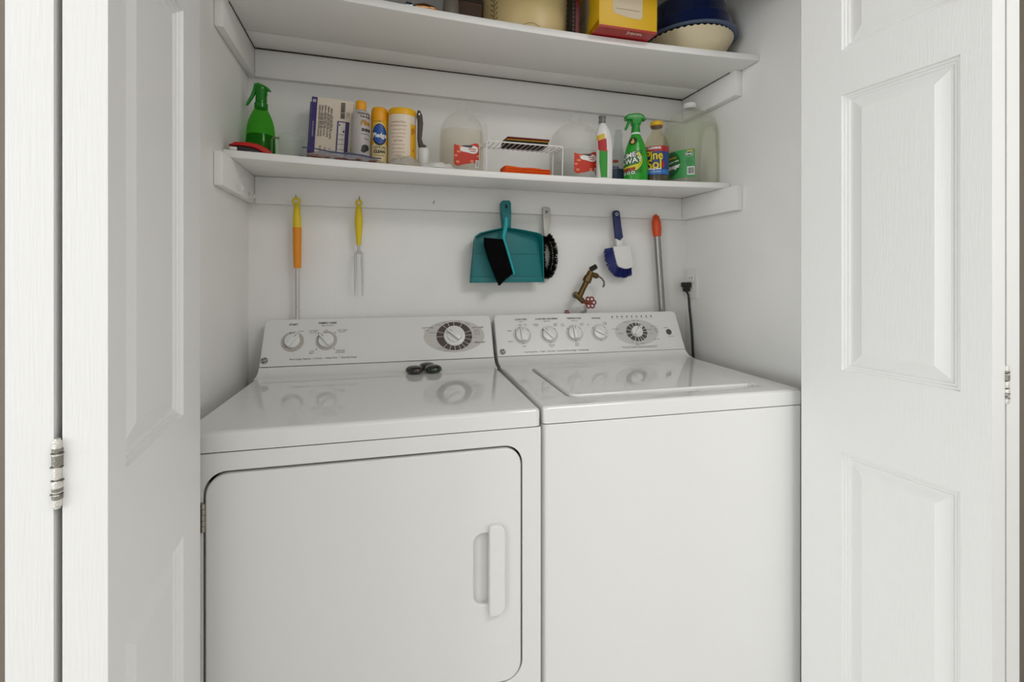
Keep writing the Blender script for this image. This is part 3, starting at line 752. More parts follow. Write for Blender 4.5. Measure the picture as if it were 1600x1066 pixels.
# gallon jugs
MILK = clear('e6e5e0', .14, 'fefefd', .22, name='milky_plastic')
def gallon(u0, u1, Y, vt, label, level, face, liquid):
    c = seat((u0 + u1) / 2, Y); wd = span(u0, u1, Y); r = wd / 2
    H_ = at((u0 + u1) / 2, vt, Y).z - SH
    t = thing('water_jug', label, 'jug', c, 0, 'square gallon jugs')
    B = Body([(0, r * .86, r * .86, 3), (.005, r * .95, r * .95, 3.4), (H_ * .10, r, r, 3.6), (H_ * .40, r, r, 3.6), (H_ * .56, r * .99, r * .99, 3.2), (H_ * .69, r * .93, r * .93, 2.8), (H_ * .785, r * .74, r * .74, 2.4), (H_ * .85, r * .46, r * .46, 2.1), (H_ * .885, r * .27, r * .27), (H_ * .91, r * .255, r * .255), (H_ * .935, r * .27, r * .27), (H_ * .945, r * .23, r * .23), (H_ * .995, r * .23, r * .23), (H_, r * .20, r * .20)])
    B.mesh(56).build('bottle', MILK, t)
    B.mesh(56, sc=.965, zmax=H_ * level, zmin=.003).build('liquid', liquid, t)
    # moulded handle at the front right corner
    m = MB(); x = r * .80
    m.tube([(x * .45, -r * .35, H_ * .80), (x * .95, -r * .55, H_ * .75), (x * 1.12, -r * .72, H_ * .66), (x * 1.12, -r * .80, H_ * .50), (x * 1.05, -r * .80, H_ * .42)], [.010, .011, .012, .011, .009], 14)
    m.build('handle', MILK, t)
    i = B.ink(face, .0008); a0, a1, b0, b1 = -.026, .024, .014, H_ * .40
    i.region(lambda a: (b0 + .012 + .006 * math.sin(a * 160 + 1), b1 - .004 + .005 * math.sin(a * 120)), a0, a1, 16, 6); i.build('red_label', mat('c8321a', .5, name='red_label'), t)
    i = B.ink(face, .0012)
    i.disc(.004, H_ * .315, .0155, .0115); i.rect(.0115, .0245, .018, .040, 4); i.build('white_label', WHITE, t)
    i = B.ink(face, .0011)
    for q in ((-.020, .050), (-.014, .062), (.019, .052), (-.016, .032), (.002, .036), (-.010, .076), (.018, .076)): i.disc(q[0], q[1], .0042, .0034, 10)
    i.build('orange_spots', mat('e88a56', .5), t)
    i = B.ink(face, .0015)
    for k in range(6): i.rect(.0135, .0225, .0205 + k * .003, .0205 + k * .003 + (.0018 if k % 2 else .0010))
    i.disc(-.003, H_ * .355, .0055, .0036, 12)
    i.build('bar_code', mat('39434a', .5), t)
    i = B.ink(face, .0016); i.text('distilled', .004, H_ * .322, .0058, bold=.0002).text('water', .004, H_ * .295, .0058, bold=.0002); i.build('red_lettering', mat('b0301c', .5), t)
    return t
gallon(688, 753, 1.455, 164.5, 'square clear gallon jug half full of cloudy liquid, left of the wire rack', .60, .10, clear('eadfca', .12, 'fefbf5', .2, name='cloudy_water'))
gallon(864, 930, 1.465, 182, 'square clear gallon jug of colourless water, right of the wire rack', .44, .10, clear('dcdedb', .10, 'fafbfa', .15, name='clear_water'))

# wire rack
xa, xb = at(760, 240, 1.335).x, at(877, 250, 1.345).x
t = thing('wire_rack', 'white coated wire shelf rack carrying scouring pads', 'rack', (xa, 1.337, SH))
W_, Hh, Dp = xb - xa, .0785, .085
WIRE = mat('e9e7e2', .3, name='white_wire')
for y in (0, Dp):
    m = MB(); rr = .007
    cor = lambda cx, sx: [(cx + sx * rr * (1 - math.sin(q)), y, Hh - rr + rr * math.cos(q)) for q in np.linspace(0, PI / 2, 6)]
    P = [(0, y, .0012)] + [(rr * (1 - math.cos(q)), y, Hh - rr + rr * math.sin(q)) for q in np.linspace(0, PI / 2, 6)] + [(W_ - rr + rr * math.sin(q), y, Hh - rr + rr * math.cos(q)) for q in np.linspace(0, PI / 2, 6)] + [(W_, y, .0012)]
    m.tube(P, .0019, 10); m.build('frame_wire', WIRE, t)
m = MB()
for k in range(15):
    x = .008 + (W_ - .016) * k / 14
    m.tube([(x, -.001, Hh - .0032), (x, Dp + .001, Hh - .0032)], .0011, 6)
m.build('deck_wires', WIRE, t)
m = MB(); m.tube([(-.001, 0, Hh * .93), (-.001, Dp, Hh * .93)], .0015, 8); m.build('side_wire', WIRE, t)
m = MB(); m.tube([(W_ + .001, 0, Hh * .93), (W_ + .001, Dp, Hh * .93)], .0015, 8); m.build('side_wire', WIRE, t)
# scouring pads on the rack
px0, px1 = at(787, 225, 1.37).x, at(852, 230, 1.37).x; z = SH + Hh - .0018
for k, (h, c, lab, nm) in enumerate((('22261c', .0095, 'thick black-green scouring pad at the bottom of the pad stack', 'green'), ('b98a2c', .0036, 'mustard yellow sponge sheet in the middle of the pad stack', 'yellow'), ('6a1814', .0048, 'thin dark red scouring pad on top of the pad stack', 'red'))):
    m = MB().box(-(px1 - px0) / 2, (px1 - px0) / 2, -.033, .033, .0002, c, .0015)
    for v in m.b.verts: v.co.z += .0004 * math.sin(v.co.x * 300)
    tag(m.build('scouring_pad', mat(h, .9, bump=.8, bscale=700, name=nm + '_scourer'), None, ((px0 + px1) / 2 + .002 * k, 1.379, z + .0006)), lab, 'scouring pad', 'scouring pads stacked on the rack').rotation_euler = (0, 0, math.radians(-2 + k))
    z += c + .0006
# orange cloth under the rack
ox0, ox1 = at(784, 262, 1.365).x, at(857, 266, 1.365).x
t = thing('orange_cloth', 'folded bright orange cloth lying under the wire rack', 'cloth', ((ox0 + ox1) / 2, 1.377, SH))
hw = (ox1 - ox0) / 2
for k in range(3):
    m = MB(); z0 = .0006 + k * .0072; n = 24; R = []
    for q in range(n + 1):
        a = -1 + 2 * q / n; top = .0066 + .0035 * (1 if k == 2 else .2) * (-(a) * .5 + .25 * math.sin(6 * a)); x = hw * a
        sec = [(x, -.030, .0005), (x, -.032, top * .5), (x, -.029, top), (x, 0, top + .0005), (x, .029, top), (x, .032, top * .5), (x, .030, .0005)]
        R.append([(p_[0] + (.006 if (q == 0 and k) else 0), p_[1], z0 + p_[2]) for p_ in sec])
    m.rings(R); m.build('fold', mat('f05c08', .85, bump=.5, bscale=600, name='orange_cloth'), t)

# white toilet-cleaner bottle with angled neck
p = seat(944, 1.358); sc = span(931, 957, 1.415) / .0552
t = thing('cleaner_bottle', 'white squeeze bottle with grey cap and red, yellow and green swoosh', 'bottle', p)
lean = lambda z: -.010 * max(0, (z - .10) / .09) ** 1.0 * (1 if z < .175 else 1)
B = Body([(0, .0245, .017), (.004, .0270, .0195), (.06, .0275, .020), (.11, .0280, .020), (.135, .0265, .020), (.152, .021, .017), (.163, .0135, .0125), (.170, .0105, .0105)], lean=lean)
B.mesh().build('body', mat('e2e1de', .3, name='white_bottle'), t)
MB().lathe([(.0108, .1703), (.0118, .172), (.0105, .186), (.0122, .188), (.0122, .1925), (.009, .194), (1e-4, .194)], 24, Matrix.Translation((lean(.182), 0, 0))).build('cap', mat('6f6c68', .35, name='grey_cap'), t)
i = B.ink(-.50, .0007); i.region(lambda a: (.115 + .25 * (a + .020), .129 + .30 * (a + .020)), -.020, .006, 10, 3); i.build('yellow_swoosh', mat('d8b41e', .4), t)
i = B.ink(-.50, .0010); i.region(lambda a: (.088 - .25 * (a + .016) if a < .0 else .082, .114 + .25 * (a + .020)), -.016, .010, 10, 4); i.build('red_swoosh', mat('b01818', .4), t)
i = B.ink(-.50, .0009); i.region(lambda a: (.004 if a > -.006 else .004 + (-.006 - a) * 8, .090 - .15 * (a + .012)), -.012, .012, 12, 6); i.build('green_swoosh', mat('1f8f1c', .4), t)

# clear bottle with blue liquid
p = seat(965, 1.485)
t = thing('clear_bottle', 'narrow clear bottle with some blue liquid left, behind the bright green trigger bottle', 'bottle', p)
B = Body([(0, .030, .020), (.004, .033, .022), (.05, .0335, .022), (.09, .028, .020), (.125, .019, .016), (.155, .0145, .0135), (.166, .0125, .0125), (.168, .0145, .0145), (.183, .0145, .0145), (.185, .0118, .0118), (.196, .0115, .0115), (.198, .0095, .0095)])
B.mesh().build('bottle', clear('ccd0cd', .16, 'f3f6f4', .05, name='clear_bottle_plastic'), t)
B.mesh(sc=.94, zmax=.060, zmin=.003).build('liquid', clear('22558f', .55, '4a86c8', .1, name='blue_liquid'), t)
i = B.ink(-.7, .0007); i.disc(.0, .085, .010, .006); i.build('red_print', mat('b04a4a', .5), t)
i = B.ink(-.7, .0007); i.text('blue', .002, .065, .012, bold=.0005); i.build('blue_print', mat('3a5aa0', .5), t)

# green trigger cleaner
p = seat(993.5, 1.395)
t = thing('trigger_cleaner', 'bright green trigger spray bottle with black and white lettering', 'spray bottle', p, math.radians(-12))
GB = mat('1e9a1c', .28, name='green_bottle')
B = Body([(0, .036, .024), (.004, .0405, .027), (.03, .0410, .027), (.074, .0405, .027), (.103, .0360, .0250), (.128, .0285, .022), (.144, .0215, .0185), (.152, .0180, .0170), (.158, .0150, .0150)])
B.mesh().build('body', GB, t)
MB().lathe([(.0150, .1583), (.0160, .160), (.0160, .163), (.0150, .1645)], 28).build('collar', mat('dfe6d8', .4), t)
GT = mat('118a25', .3, name='green_head_plastic')
m = MB(); m.lathe([(.0150, .1648), (.0155, .166), (.0140, .180), (.0130, .192)], 24)
head = [(-.036, .206), (-.037, .218), (-.028, .224), (-.004, .2275), (.012, .2275), (.024, .222), (.034, .207), (.030, .204), (.020, .207), (.014, .190), (-.013, .190), (-.016, .206)]
m.plate(head, [], -.0120, .0120, lambda a, b, c: Vector((a, c, b)), ch=.005); m.build('spray_head', GT, t)
m = MB(); m.tube([(-.022, 0, .206), (-.025, 0, .198), (-.030, 0, .187), (-.035, 0, .177), (-.036, 0, .174)], [.0055, .005, .0048, .0045, .003], 12); m.build('trigger', GT, t)
i = B.ink(-.62, .0007); i.region(lambda a: (.030, .098 + .25 * a), -.040, .030, 16, 6); i.build('dark_panel', mat('18701a', .3), t)
i = B.ink(-.62, .0009); i.arc(-.006, .070, .029, .038, -1.1, .85, 20); i.region(lambda a: (.046 + .15 * a, .054 + .25 * a), -.038, .020, 12, 2); i.build('yellow_swoosh', mat('cfc71c', .4), t)
i = B.ink(-.62, .0011); i.region(lambda a: (.037 + .1 * a, .047 + .15 * a), -.038, .012, 12, 2); i.build('red_band', mat('a83c1c', .4), t)
i = B.ink(-.62, .0012); i.text('LIME-', -.0060, .0860, .0215, bold=.0016, rot=.22, shear=.12).text('A-WAY', -.0060, .0665, .0225, bold=.0016, rot=.22, shear=.12); i.build('black_outline', BLACK, t)
i = B.ink(-.62, .0015); i.text('LIME-', -.0060, .0860, .0215, bold=.0005, rot=.22, shear=.12).text('A-WAY', -.0060, .0665, .0225, bold=.0005, rot=.22, shear=.12)
for a in (-.022, -.008, .006): i.disc(a, .0300 + .1 * a, .0050, n=12)
i.build('white_lettering', WHITE, t)
i = B.ink(-.62, .0016)
for a in (-.022, -.008, .006): i.disc(a, .0300 + .1 * a, .0026, n=10)
i.text('lime, calcium, rust', -.010, .0425, .0060, rot=.13); i.disc(.0, .134, .0125, .0125, 20); i.build('dark_print', mat('1a3414', .5), t)
i = B.ink(-.62, .0020); i.disc(-.0005, .131, .0055, .0055, 14).poly([(-.005, .133), (.004, .133), (-.0005, .1445)]); i.build('flame_print', mat('d8b060', .5), t)

# blue-labelled cleaner with yellow cap
p = seat(1025.5, 1.405)
t = thing('floor_cleaner', 'clear amber bottle with yellow cap and blue and red label', 'bottle', p, 0)
r = span(1009, 1042, 1.405) / 2
B = Body([(0, r * .92), (.004, r), (.05, r), (.118, r), (.135, r * .96), (.155, r * .76), (.170, r * .52), (.180, r * .42), (.190, r * .40)])
B.mesh().build('bottle', clear('cfc8b0', .13, 'faf6e8', .05, name='amber_clear_plastic'), t)
B.mesh(sc=.95, zmax=.032, zmin=.003).build('liquid', clear('2a1c14', .75, '6a4a30', .1, name='dark_liquid'), t)
MB().lathe([(r * .44, .1905), (r * .46, .1915), (r * .46, .1965)], 24).build('neck_ring', mat('6a4a34', .4), t)
MB().lathe([(r * .50, .1968), (r * .52, .198), (r * .52, .2080), (r * .48, .2110), (1e-4, .2115)], 28).build('cap', mat('dcae1c', .4, name='lemon_cap'), t)
F = -.82
i = B.ink(F, .0007); i.region(lambda a: (.026, .112), -.062, .062, 36, 6); i.build('blue_label', mat('1c3f78', .4, name='blue_label'), t)
i = B.ink(F, .0009); i.region(lambda a: (.029, .044), -.062, .062, 36, 3); i.build('light_blue_band', mat('2f74b8', .4), t)
i = B.ink(F, .0010); i.region(lambda a: (.104, .122), -.062, .062, 36, 3); i.build('red_band', mat('a81c22', .4), t)
i = B.ink(F, .0012); i.text('Pine', .002, .0900, .0410, bold=.0028, xs=.85).text('Sol', .003, .0605, .0430, bold=.0028, xs=.95); i.build('black_outline', mat('161a22', .4), t)
i = B.ink(F, .0016); i.text('Pine', .002, .0900, .0410, bold=.0009, xs=.85).text('Sol', .003, .0605, .0430, bold=.0009, xs=.95); i.build('yellow_lettering', mat('e2c41c', .4), t)
i = B.ink(F, .0018); i.text('4X CLEANING', -.004, .1150, .0100, bold=.0004, xs=.9).text('sparkling wave', .0, .0465, .0085, bold=.0003).text('multi-surface cleaner', .0, .0370, .0060); i.build('white_lettering', WHITE, t)
i = B.ink(F, .0018); i.disc(.032, .060, .004, .012); i.build('red_print', mat('b02024', .4), t)

# vinegar jug
c = seat(1078.5, 1.435); r = span(1046, 1111, 1.435) / 2
t = thing('vinegar_jug', 'tall clear gallon jug of pale green liquid with green label and white cap', 'jug', c)
Ht = at(1078, 163, 1.435).z - SH; Hb = Ht - .0190
B = Body([(0, r * .9, r * .9, 2.3), (.006, r * .985, r * .985, 2.4), (.05, r, r, 2.4), (Hb * .5, r, r, 2.4), (Hb * .72, r * .985, r * .985, 2.3), (Hb * .84, r * .86, r * .86, 2.2), (Hb * .93, r * .58, r * .58), (Hb * .975, r * .32, r * .32), (Hb * .99, r * .24, r * .24), (Hb, r * .23, r * .23)])
B.mesh(60).build('bottle', clear('e2e5d6', .16, 'fefefc', .2, name='milky_green_plastic'), t)
B.mesh(60, sc=.97, zmax=Hb * .76, zmin=.004).build('liquid', clear('e6ebd2', .11, 'fbfcf5', .2, name='pale_green_liquid'), t)
MB().lathe([(r * .245, Hb + .0005), (r * .255, Hb + .001), (r * .255, Hb + .005), (r * .235, Hb + .006), (r * .255, Hb + .007), (r * .255, Hb + .016), (r * .22, Hb + .0185), (1e-4, Hb + .0187)], 28).build('cap', mat('efeeea', .35, name='white_cap'), t)
F = -1.08
i = B.ink(F, .0007); i.region(lambda a: (.022, .118), -.060, .058, 30, 6); i.build('green_label', mat('3f9a52', .5, name='green_label'), t)
i = B.ink(F, .0010); i.disc(-.030, .075, .034, .042, 24); i.region(lambda a: (.022 + .5 * max(0, a + .05), .045), -.060, -.012, 10, 3); i.build('dark_green_oval', mat('1b6a2c', .5), t)
i = B.ink(F, .0014); i.text('distilled white', -.024, .082, .0078, bold=.0003, rot=.10).text('vinegar', -.025, .064, .0190, bold=.0012, rot=.10); i.rect(.030, .056, .030, .058, 6); i.build('white_lettering', WHITE, t)
i = B.ink(F, .0013); i.disc(.038, .102, .0155, .0095, 20); i.build('seal_oval', mat('14582a', .5), t)
i = B.ink(F, .0016); i.arc(.038, .102, .0125, .0140, 0, 2 * PI, 22, ry=.62); i.text('family', .038, .102, .0080, bold=.0003); i.build('seal_lettering', WHITE, t)
i = B.ink(F, .0014); i.rect(-.045, -.012, .0930, .0980, 5); i.disc(.041, .1125, .012, .003, 14); i.build('yellow_ribbon', mat('c79a1c', .5), t)
i = B.ink(F, .0017); rnd = random.Random(5); a = .0325
while a < .054:
    h = rnd.choice([.0006, .001, .0016]); i.rect(a, a + h, .033, .055); a += h + rnd.choice([.0005, .0009])
for k in range(6): i.text(('all purpose', 'household', 'made from grain', 'reduced with water', '5% acidity', 'one gallon')[k], .036, .086 - k * .0045, .0042)
i.build('black_print', mat('3a4038', .5), t)

# ------------------------------------------------------------------ things on the upper shelf
UZT = UT + .0004
# metal tongs and spoon
p = at(650, 8, 1.205)
t = thing('metal_tongs', 'shiny metal tongs with copper-lit spoon end at the edge of the upper shelf', 'tongs', (p.x, 1.222, UZT))
x0, x1 = at(596, 5, 1.205).x - p.x, at(690, 15, 1.205).x - p.x
SH_ = mat('c7bfb6', .15, metal=1., name='polished_metal')
m = MB(); n = 16
R = []
for k in range(n + 1):
    f = k / n; x = x1 - .075 + .075 * f; wd = .017 * math.sqrt(max(.0, 1 - (2 * f - 1) ** 2)) ** .8 + .001; hh = .012 * math.sin(PI * min(1, f + .05)) + .0012
    R.append([(x, wd * math.cos(q), .007 + hh * math.sin(q)) for q in np.linspace(0, 2 * PI, 20, endpoint=False)])
m.rings(R)
for v in m.b.verts: v.co.z = max(v.co.z, .0003)
o = m.build('spoon_end', mat('c08a5a', .18, metal=1., name='copper_lit_steel'), t)  # steel; its copper reflection is put into the base colour
MB().tube([(x0, .002, .006), (x1 - .074, .001, .009)], .0028, 10).build('arm', SH_, t)
MB().tube([(x0, .022, .005), (x1 - .02, .020, .005)], .0028, 10).build('arm', SH_, t)
MB().lathe([(.0085, -.008), (.0092, -.006), (.0092, .006), (.0085, .008)], 20, Matrix.Translation((x1 - .083, .002, .0098)) @ Matrix.Rotation(PI / 2, 4, 'Y')).build('slider', mat('8ea3b3', .2, metal=1., name='blue_steel'), t)
# grey jar
p = at(703.5, 10, 1.300)
t = thing('jar', 'grey mottled jar behind the tongs on the upper shelf', 'jar', (p.x, 1.295, UZT))
MB().lathe([(.020, 0), (.0225, .004), (.0235, .03), (.0225, .07), (.017, .10), (.014, .115)], 32).build('body', mat('8d867a', .5, vary=.3, bump=.2, name='grey_stoneware'), t)
MB().lathe([(.0155, .1153), (.016, .118), (.016, .130), (.012, .133), (1e-4, .1335)], 24).build('stopper', mat('3a342c', .5), t)
# brown box
xa, xb = at(716, 15, 1.33).x, at(752, 20, 1.33).x
t = thing('brown_box', 'dark brown box between the grey jar and the cream crock', 'box', (xa, 1.33, UZT))
MB().box(0, xb - xa, 0, .11, .0003, .105, .0015).build('box', mat('6a5648', .6, name='brown_card'), t)
MB().box(-.002, xb - xa + .002, -.002, .112, .1055, .122, .0015).build('lid', mat('3b2e26', .6, name='dark_brown_card'), t)
# cream crock with brown sprigs
yc = 1.350; c = at(816, 20, yc); r = span(752, 886, yc - .03) / 2
c = Vector(((at(750, 20, yc).x + at(888, 20, yc).x) / 2, yc, UZT)); r = (at(888, 20, yc).x - at(750, 20, yc).x) / 2 * .950
t = thing('cream_crock', 'large round cream crock with brown sprig decoration', 'crock', c)
B = Body([(0, r * .93), (.004, r * .975), (.03, r), (.10, r * 1.005), (.16, r * .99), (.18, r * .95)])
B.mesh(64).build('pot', mat('dcc48c', .35, name='cream_glaze'), t)
MB().lathe([(r * .97, .1803), (r * 1.0, .184), (r * .95, .192), (r * .3, .206), (1e-4, .207)], 56).build('lid', mat('dcc48c', .35), t)
MB().lathe([(.012, .2065), (.017, .214), (.017, .222), (.010, .228), (1e-4, .229)], 24).build('lid_knob', mat('6b4a2a', .4), t)
i = B.ink(.62, .0006)
rnd = random.Random(2)
for base in (.030, -.225):
    for k in range(9):
        b = .016 + k * .014; i.poly([(base - .0012, b), (base + .0012, b), (base + .001, b + .014), (base - .001, b + .014)])
        for sgn in (-1, 1): i.poly([(base, b + .003), (base + sgn * .013, b + .012), (base + sgn * .016, b + .0155), (base + sgn * .009, b + .0125)])
for k in range(20):
    a = -.135 + k * .0025; z = .0095 + .007 * math.sin(PI * k / 19); i.poly([(a, z), (a + .0027, z), (a + .0027, z + .0011), (a, z + .0011)])
i.build('sprig_print', mat('4a3016', .5), t)
i = B.ink(.62, .0009); i.disc(.033, .016, .007, .014, 16); i.build('bud_print', mat('dfc9a0', .5), t)
# dark red stitched case
xa = at(887.5, 25, 1.24).x
t = thing('red_case', 'narrow dark red case with black stitched spine right of the cream crock', 'case', (xa + .006, 1.203, UZT))
MB().box(0, .014, 0, .042, .0003, .15, .002).build('case', mat('5c0c12', .5, name='dark_red_leather'), t)
m = MB(); m.box(-.0095, -.0005, 0, .038, .0003, .148, .002); o = m.build('spine', mat('16100f', .6), t)
m = MB()
for k in range(12): m.box(-.0085, -.002, -.0012, -.0002, .008 + k * .0115, .0100 + k * .0115)
m.build('stitching', mat('6b5a50', .6), o)
# yellow appliance carton overhanging the edge
xa, xb = .5800, .7620; yf = 1.150; Dp = .215
t = thing('yellow_carton', 'yellow and red product carton jutting over the upper shelf edge', 'box', (xa, yf, UZT))
YB_ = mat('dcae16', .4, name='yellow_card')
MB().box(0, xb - xa, 0, Dp, .0003, .25, .001).build('box', YB_, t)
m = Ink(lambda a, b: Vector((a, b, -.0002)));
i = Ink(lambda a, b: Vector((a, -.0004, b)))
i.rect(.0, xb - xa, .0004, .006); i.build('red_edge', mat('a51a16', .4), t)
MB().box(0.0006, xb - xa - .0006, .0006, Dp - .0006, -.0002, .0004).build('red_base', mat('a81414', .4, name='red_card'), t)
i = Ink(lambda a, b: Vector((a, b, -.0006))); i.text('juicer', .118, .016, .022, bold=.0006, shear=.2); i.build('base_lettering', mat('e6c9b8', .5), t)
# printed product pictures, flat on the carton
i = Ink(lambda a, b: Vector((a, -.0006, b)))
pic = [(.042, .049), (.048, .0415), (.090, .034), (.128, .033), (.134, .040), (.135, .110), (.128, .150), (.050, .150), (.040, .110)]
i.poly(pic); i.build('front_picture', mat('d3c3a6', .45, name='picture_beige'), t)
i = Ink(lambda a, b: Vector((a, -.0009, b))); i.rect(.050, .127, .054, .0555).rect(.070, .112, .094, .096); i.disc(.090, .118, .011, .008); i.build('picture_lines', mat('8d7c64', .5), t)
i = Ink(lambda a, b: Vector((-.0005, a, b)))
i.poly([(.075, .018), (.145, .004), (.150, .040), (.120, .120), (.060, .130), (.062, .060)]); i.build('side_picture', mat('a89a80', .5), t)
i = Ink(lambda a, b: Vector((-.0008, a, b))); i.text('25 oz', .110, .062, .018); i.build('side_lettering', mat('5a4a38', .5), t)
i = Ink(lambda a, b: Vector((-.0009, a, b))); i.poly([(0.001, .0005), (.10, .0005), (.06, .010), (.001, .020)]); i.build('side_orange_stripe', mat('b9780f', .4), t)  # darker orange stripe low on the carton side
# cream bowl with scalloped rim
bc = Vector((1.009, 1.342, UZT))
t = thing('cream_bowl', 'cream bowl with scalloped rim at the right end of the upper shelf', 'bowl', bc)
m = MB(); seg = 180; R = []
prof = [(1e-4, .0003), (.074, .0003), (.080, .003), (.100, .022), (.122, .046), (.137, .066), (.142, .076), (.1425, .0790), (.138, .0790), (.130, .062), (.114, .044), (.092, .022), (.070, .008), (1e-4, .007)]
for r_, z_ in prof:
    k_ = 1 if abs(z_ - .079) < 1e-6 else 0
    R.append([((r_ + .0014 * k_ * math.sin(90 * 2 * PI * q / seg)) * math.cos(2 * PI * q / seg), (r_ + .0014 * k_ * math.sin(90 * 2 * PI * q / seg)) * math.sin(2 * PI * q / seg), z_ + .0022 * k_ * math.sin(45 * 2 * PI * q / seg)) for q in range(seg)])
m.rings(R, cap0=False, cap1=False); m.build('bowl', mat('dfd2b0', .38, name='cream_plastic'), t)
# upturned blue basin on top of it
t = thing('blue_basin', 'navy blue plastic basin upturned over the cream bowl', 'basin', bc + Vector((0, 0, .0826 - sag(1.009, 1.342, 'upper_shelf'))))
m = MB(); NAVY = mat('16244f', .22, coat=.3, name='navy_plastic')
prof = [(.140, .004), (.146, .006), (.143, .020), (.137, .050), (.130, .054), (.128, .058), (.122, .095), (.114, .112), (.095, .120), (1e-4, .121), (1e-4, .118), (.093, .117), (.111, .109), (.119, .094), (.124, .060), (.134, .046), (.140, .010)]
m.lathe(prof, 72, cap=False); m.build('basin', NAVY, t)
MB().lathe([(.1395, .0005), (.154, .0005), (.157, .002), (.157, .0045), (.150, .006), (.1395, .0045)], 72, cap=False).build('rim', mat('5a6a86', .35, name='slate_blue_rim'), t)

# everything on the boards settles onto their slightly hanging fronts
def extent(o):
    zs = [v.co.z + o.matrix_basis.translation.z * 0 for v in o.data.vertices] if o.type == 'MESH' else []
    for c in o.children: zs += extent(c)
    return zs
for o in [o for o in COL.objects if o.parent is None and o.get('category')]:
    for k, z in (('lower_shelf', SH), ('upper_shelf', UZT)):
        if abs(o.location.z - z) < 1e-5:
            wide = o.name.startswith('wire_rack')
            X, Y = o.location.x + (.1 if wide else 0), o.location.y + (.04 if wide else 0)
            lift = .0024 if o.name.startswith('yellow_carton') else .0006
            if o.name.startswith('yellow_carton'): X, Y = .67, 1.196
            e = .002
            sx = (sag(X + e, Y, k) - sag(X - e, Y, k)) / (2 * e); sy = (sag(X, Y + e, k) - sag(X, Y - e, k)) / (2 * e)
            s_ = sag(X, Y, k) + sx * (o.location.x - X) + sy * (o.location.y - Y)
            h = max(extent(o)); old = o.matrix_basis.copy()
            if h > .035 and k == 'lower_shelf': o.scale.z = (h + s_) / h
            o.location.z -= s_ - lift
            o.rotation_euler.x += -math.atan(sy); o.rotation_euler.y += math.atan(sx)
            if wide:
                for q in COL.objects:
                    if q.name.startswith('scouring_pad'): q.matrix_basis = o.matrix_basis @ old.inverted() @ q.matrix_basis
bowl = bpy.data.objects['cream_bowl']; bs = bpy.data.objects['blue_basin']
bs.matrix_basis = bowl.matrix_basis @ Matrix.Translation((0, 0, .0832))

# ------------------------------------------------------------------ hanging tools and wall fittings
YC = 1.5495                                            # face of the back cleat
def wall_hook(u, v, parent, Y=YC, m_=None, out=.013):
    p = at(u, v, Y)
    q = parent.location
    o = MB().tube([(p.x - q.x, Y - .0004 - q.y, p.z - q.z + .004), (p.x - q.x, Y - out * .7 - q.y, p.z - q.z + .003), (p.x - q.x, Y - out - q.y, p.z - q.z + .002), (p.x - q.x, Y - out - .001 - q.y, p.z - q.z + .009)], .0012, 8)
    return o.build('hook', m_ or mat('7a5f34', .4, metal=.8, name='brass_hook'))
def hook_thing(u, v, label, m_=None, L=1.):
    p = at(u, v, YC)
    t = thing('wall_hook', label, 'hook', p, 0, 'screw hooks on the back cleat')
    o = MB().tube([(0, -.0006, 0), (0, -.008 * L, 0), (0, -.012 * L, -.0035), (.001, -.0165 * L, -.0045), (.002, -.0195 * L, 0), (.002, -.0195 * L, .006)], .0011, 8).build('hook_wire', m_ or mat('7a5f34', .4, metal=.8, name='brass_hook'), t)
    return t
YH = YC - .0165                                        # plane of the hanging loops
hook_thing(462.8, 309, 'brass hook holding the yellow and orange pole')
hook_thing(561, 311, 'brass hook holding the small yellow handle')
hook_thing(676.5, 317, 'bare white hook between the yellow handle and the dustpan', mat('a9a49a', .4, metal=.5, name='painted_hook'))
hook_thing(789.5, 323, 'dark hook holding the teal dustpan', BLACK, 2.6)
hook_thing(853, 331, 'steel hook holding the black loop brush', STEEL)
hook_thing(963, 335, 'steel hook holding the blue and white brush', STEEL)
hook_thing(1024.5, 341, 'small hook holding the orange grip pole', mat('5a4a3a', .4, metal=.7))

def px(t, Y):                                        # photo measurements in a hanging thing's own frame
    q = t.location
    return lambda u, v, dy=0.: at(u, v, Y) - q + Vector((0, dy, 0))
def ring(mb, c, r, rr, sx=1., n=24):
    P = [(c[0] + r * sx * math.cos(a), c[1], c[2] + r * math.sin(a)) for a in np.linspace(0, 2 * PI, n + 1)]
    return mb.tube(P, rr, 8, cap=False)

# yellow/orange pole
p = at(463, 313, YH)
t = thing('extension_pole', 'long pole with yellow and orange grip hanging at the left', 'pole', p)
f = px(t, YH); s1 = (at(464, 400, YH) - at(463, 400, YH)).x
Yp = mat('e3c616', .4, name='yellow_plastic'); Op = mat('e88f0e', .4, name='orange_plastic')
m = MB(); ring(m, (0, 0, -.003), 5.2 * s1, 1.9 * s1, 1.0)
m.tube([f(463.6, 318), f(463.8, 324), f(464, 340), f(464.3, 356.5)], [2.5 * s1, 5 * s1, 6.3 * s1, 6.8 * s1], 18); m.build('yellow_grip', Yp, t)
m = MB(); m.tube([f(464.3, 355.5), f(464.4, 385), f(464.6, 410), f(464.7, 419)], [7.1 * s1, 6.7 * s1, 6.2 * s1, 5.8 * s1], 18)
m.build('orange_grip', Op, t)
m = MB(); q = f(464.4, 403, -.0115); m.sphere(q, .0028, 10); m.build('lock_button', mat('d8a23c', .3), t)
q0 = f(464.6, 419.5); m = MB(); m.tube([q0, Vector((q0.x, q0.y, q0.z - .19))], 3.6 * s1, 16); m.build('shaft', mat('c9c5bf', .3, metal=.3, name='pale_metal'), t)
q = f(464.4, 480, -.0075); m = MB(); m.sphere(q, .0022, 10); m.build('snap_button', STEEL, t)

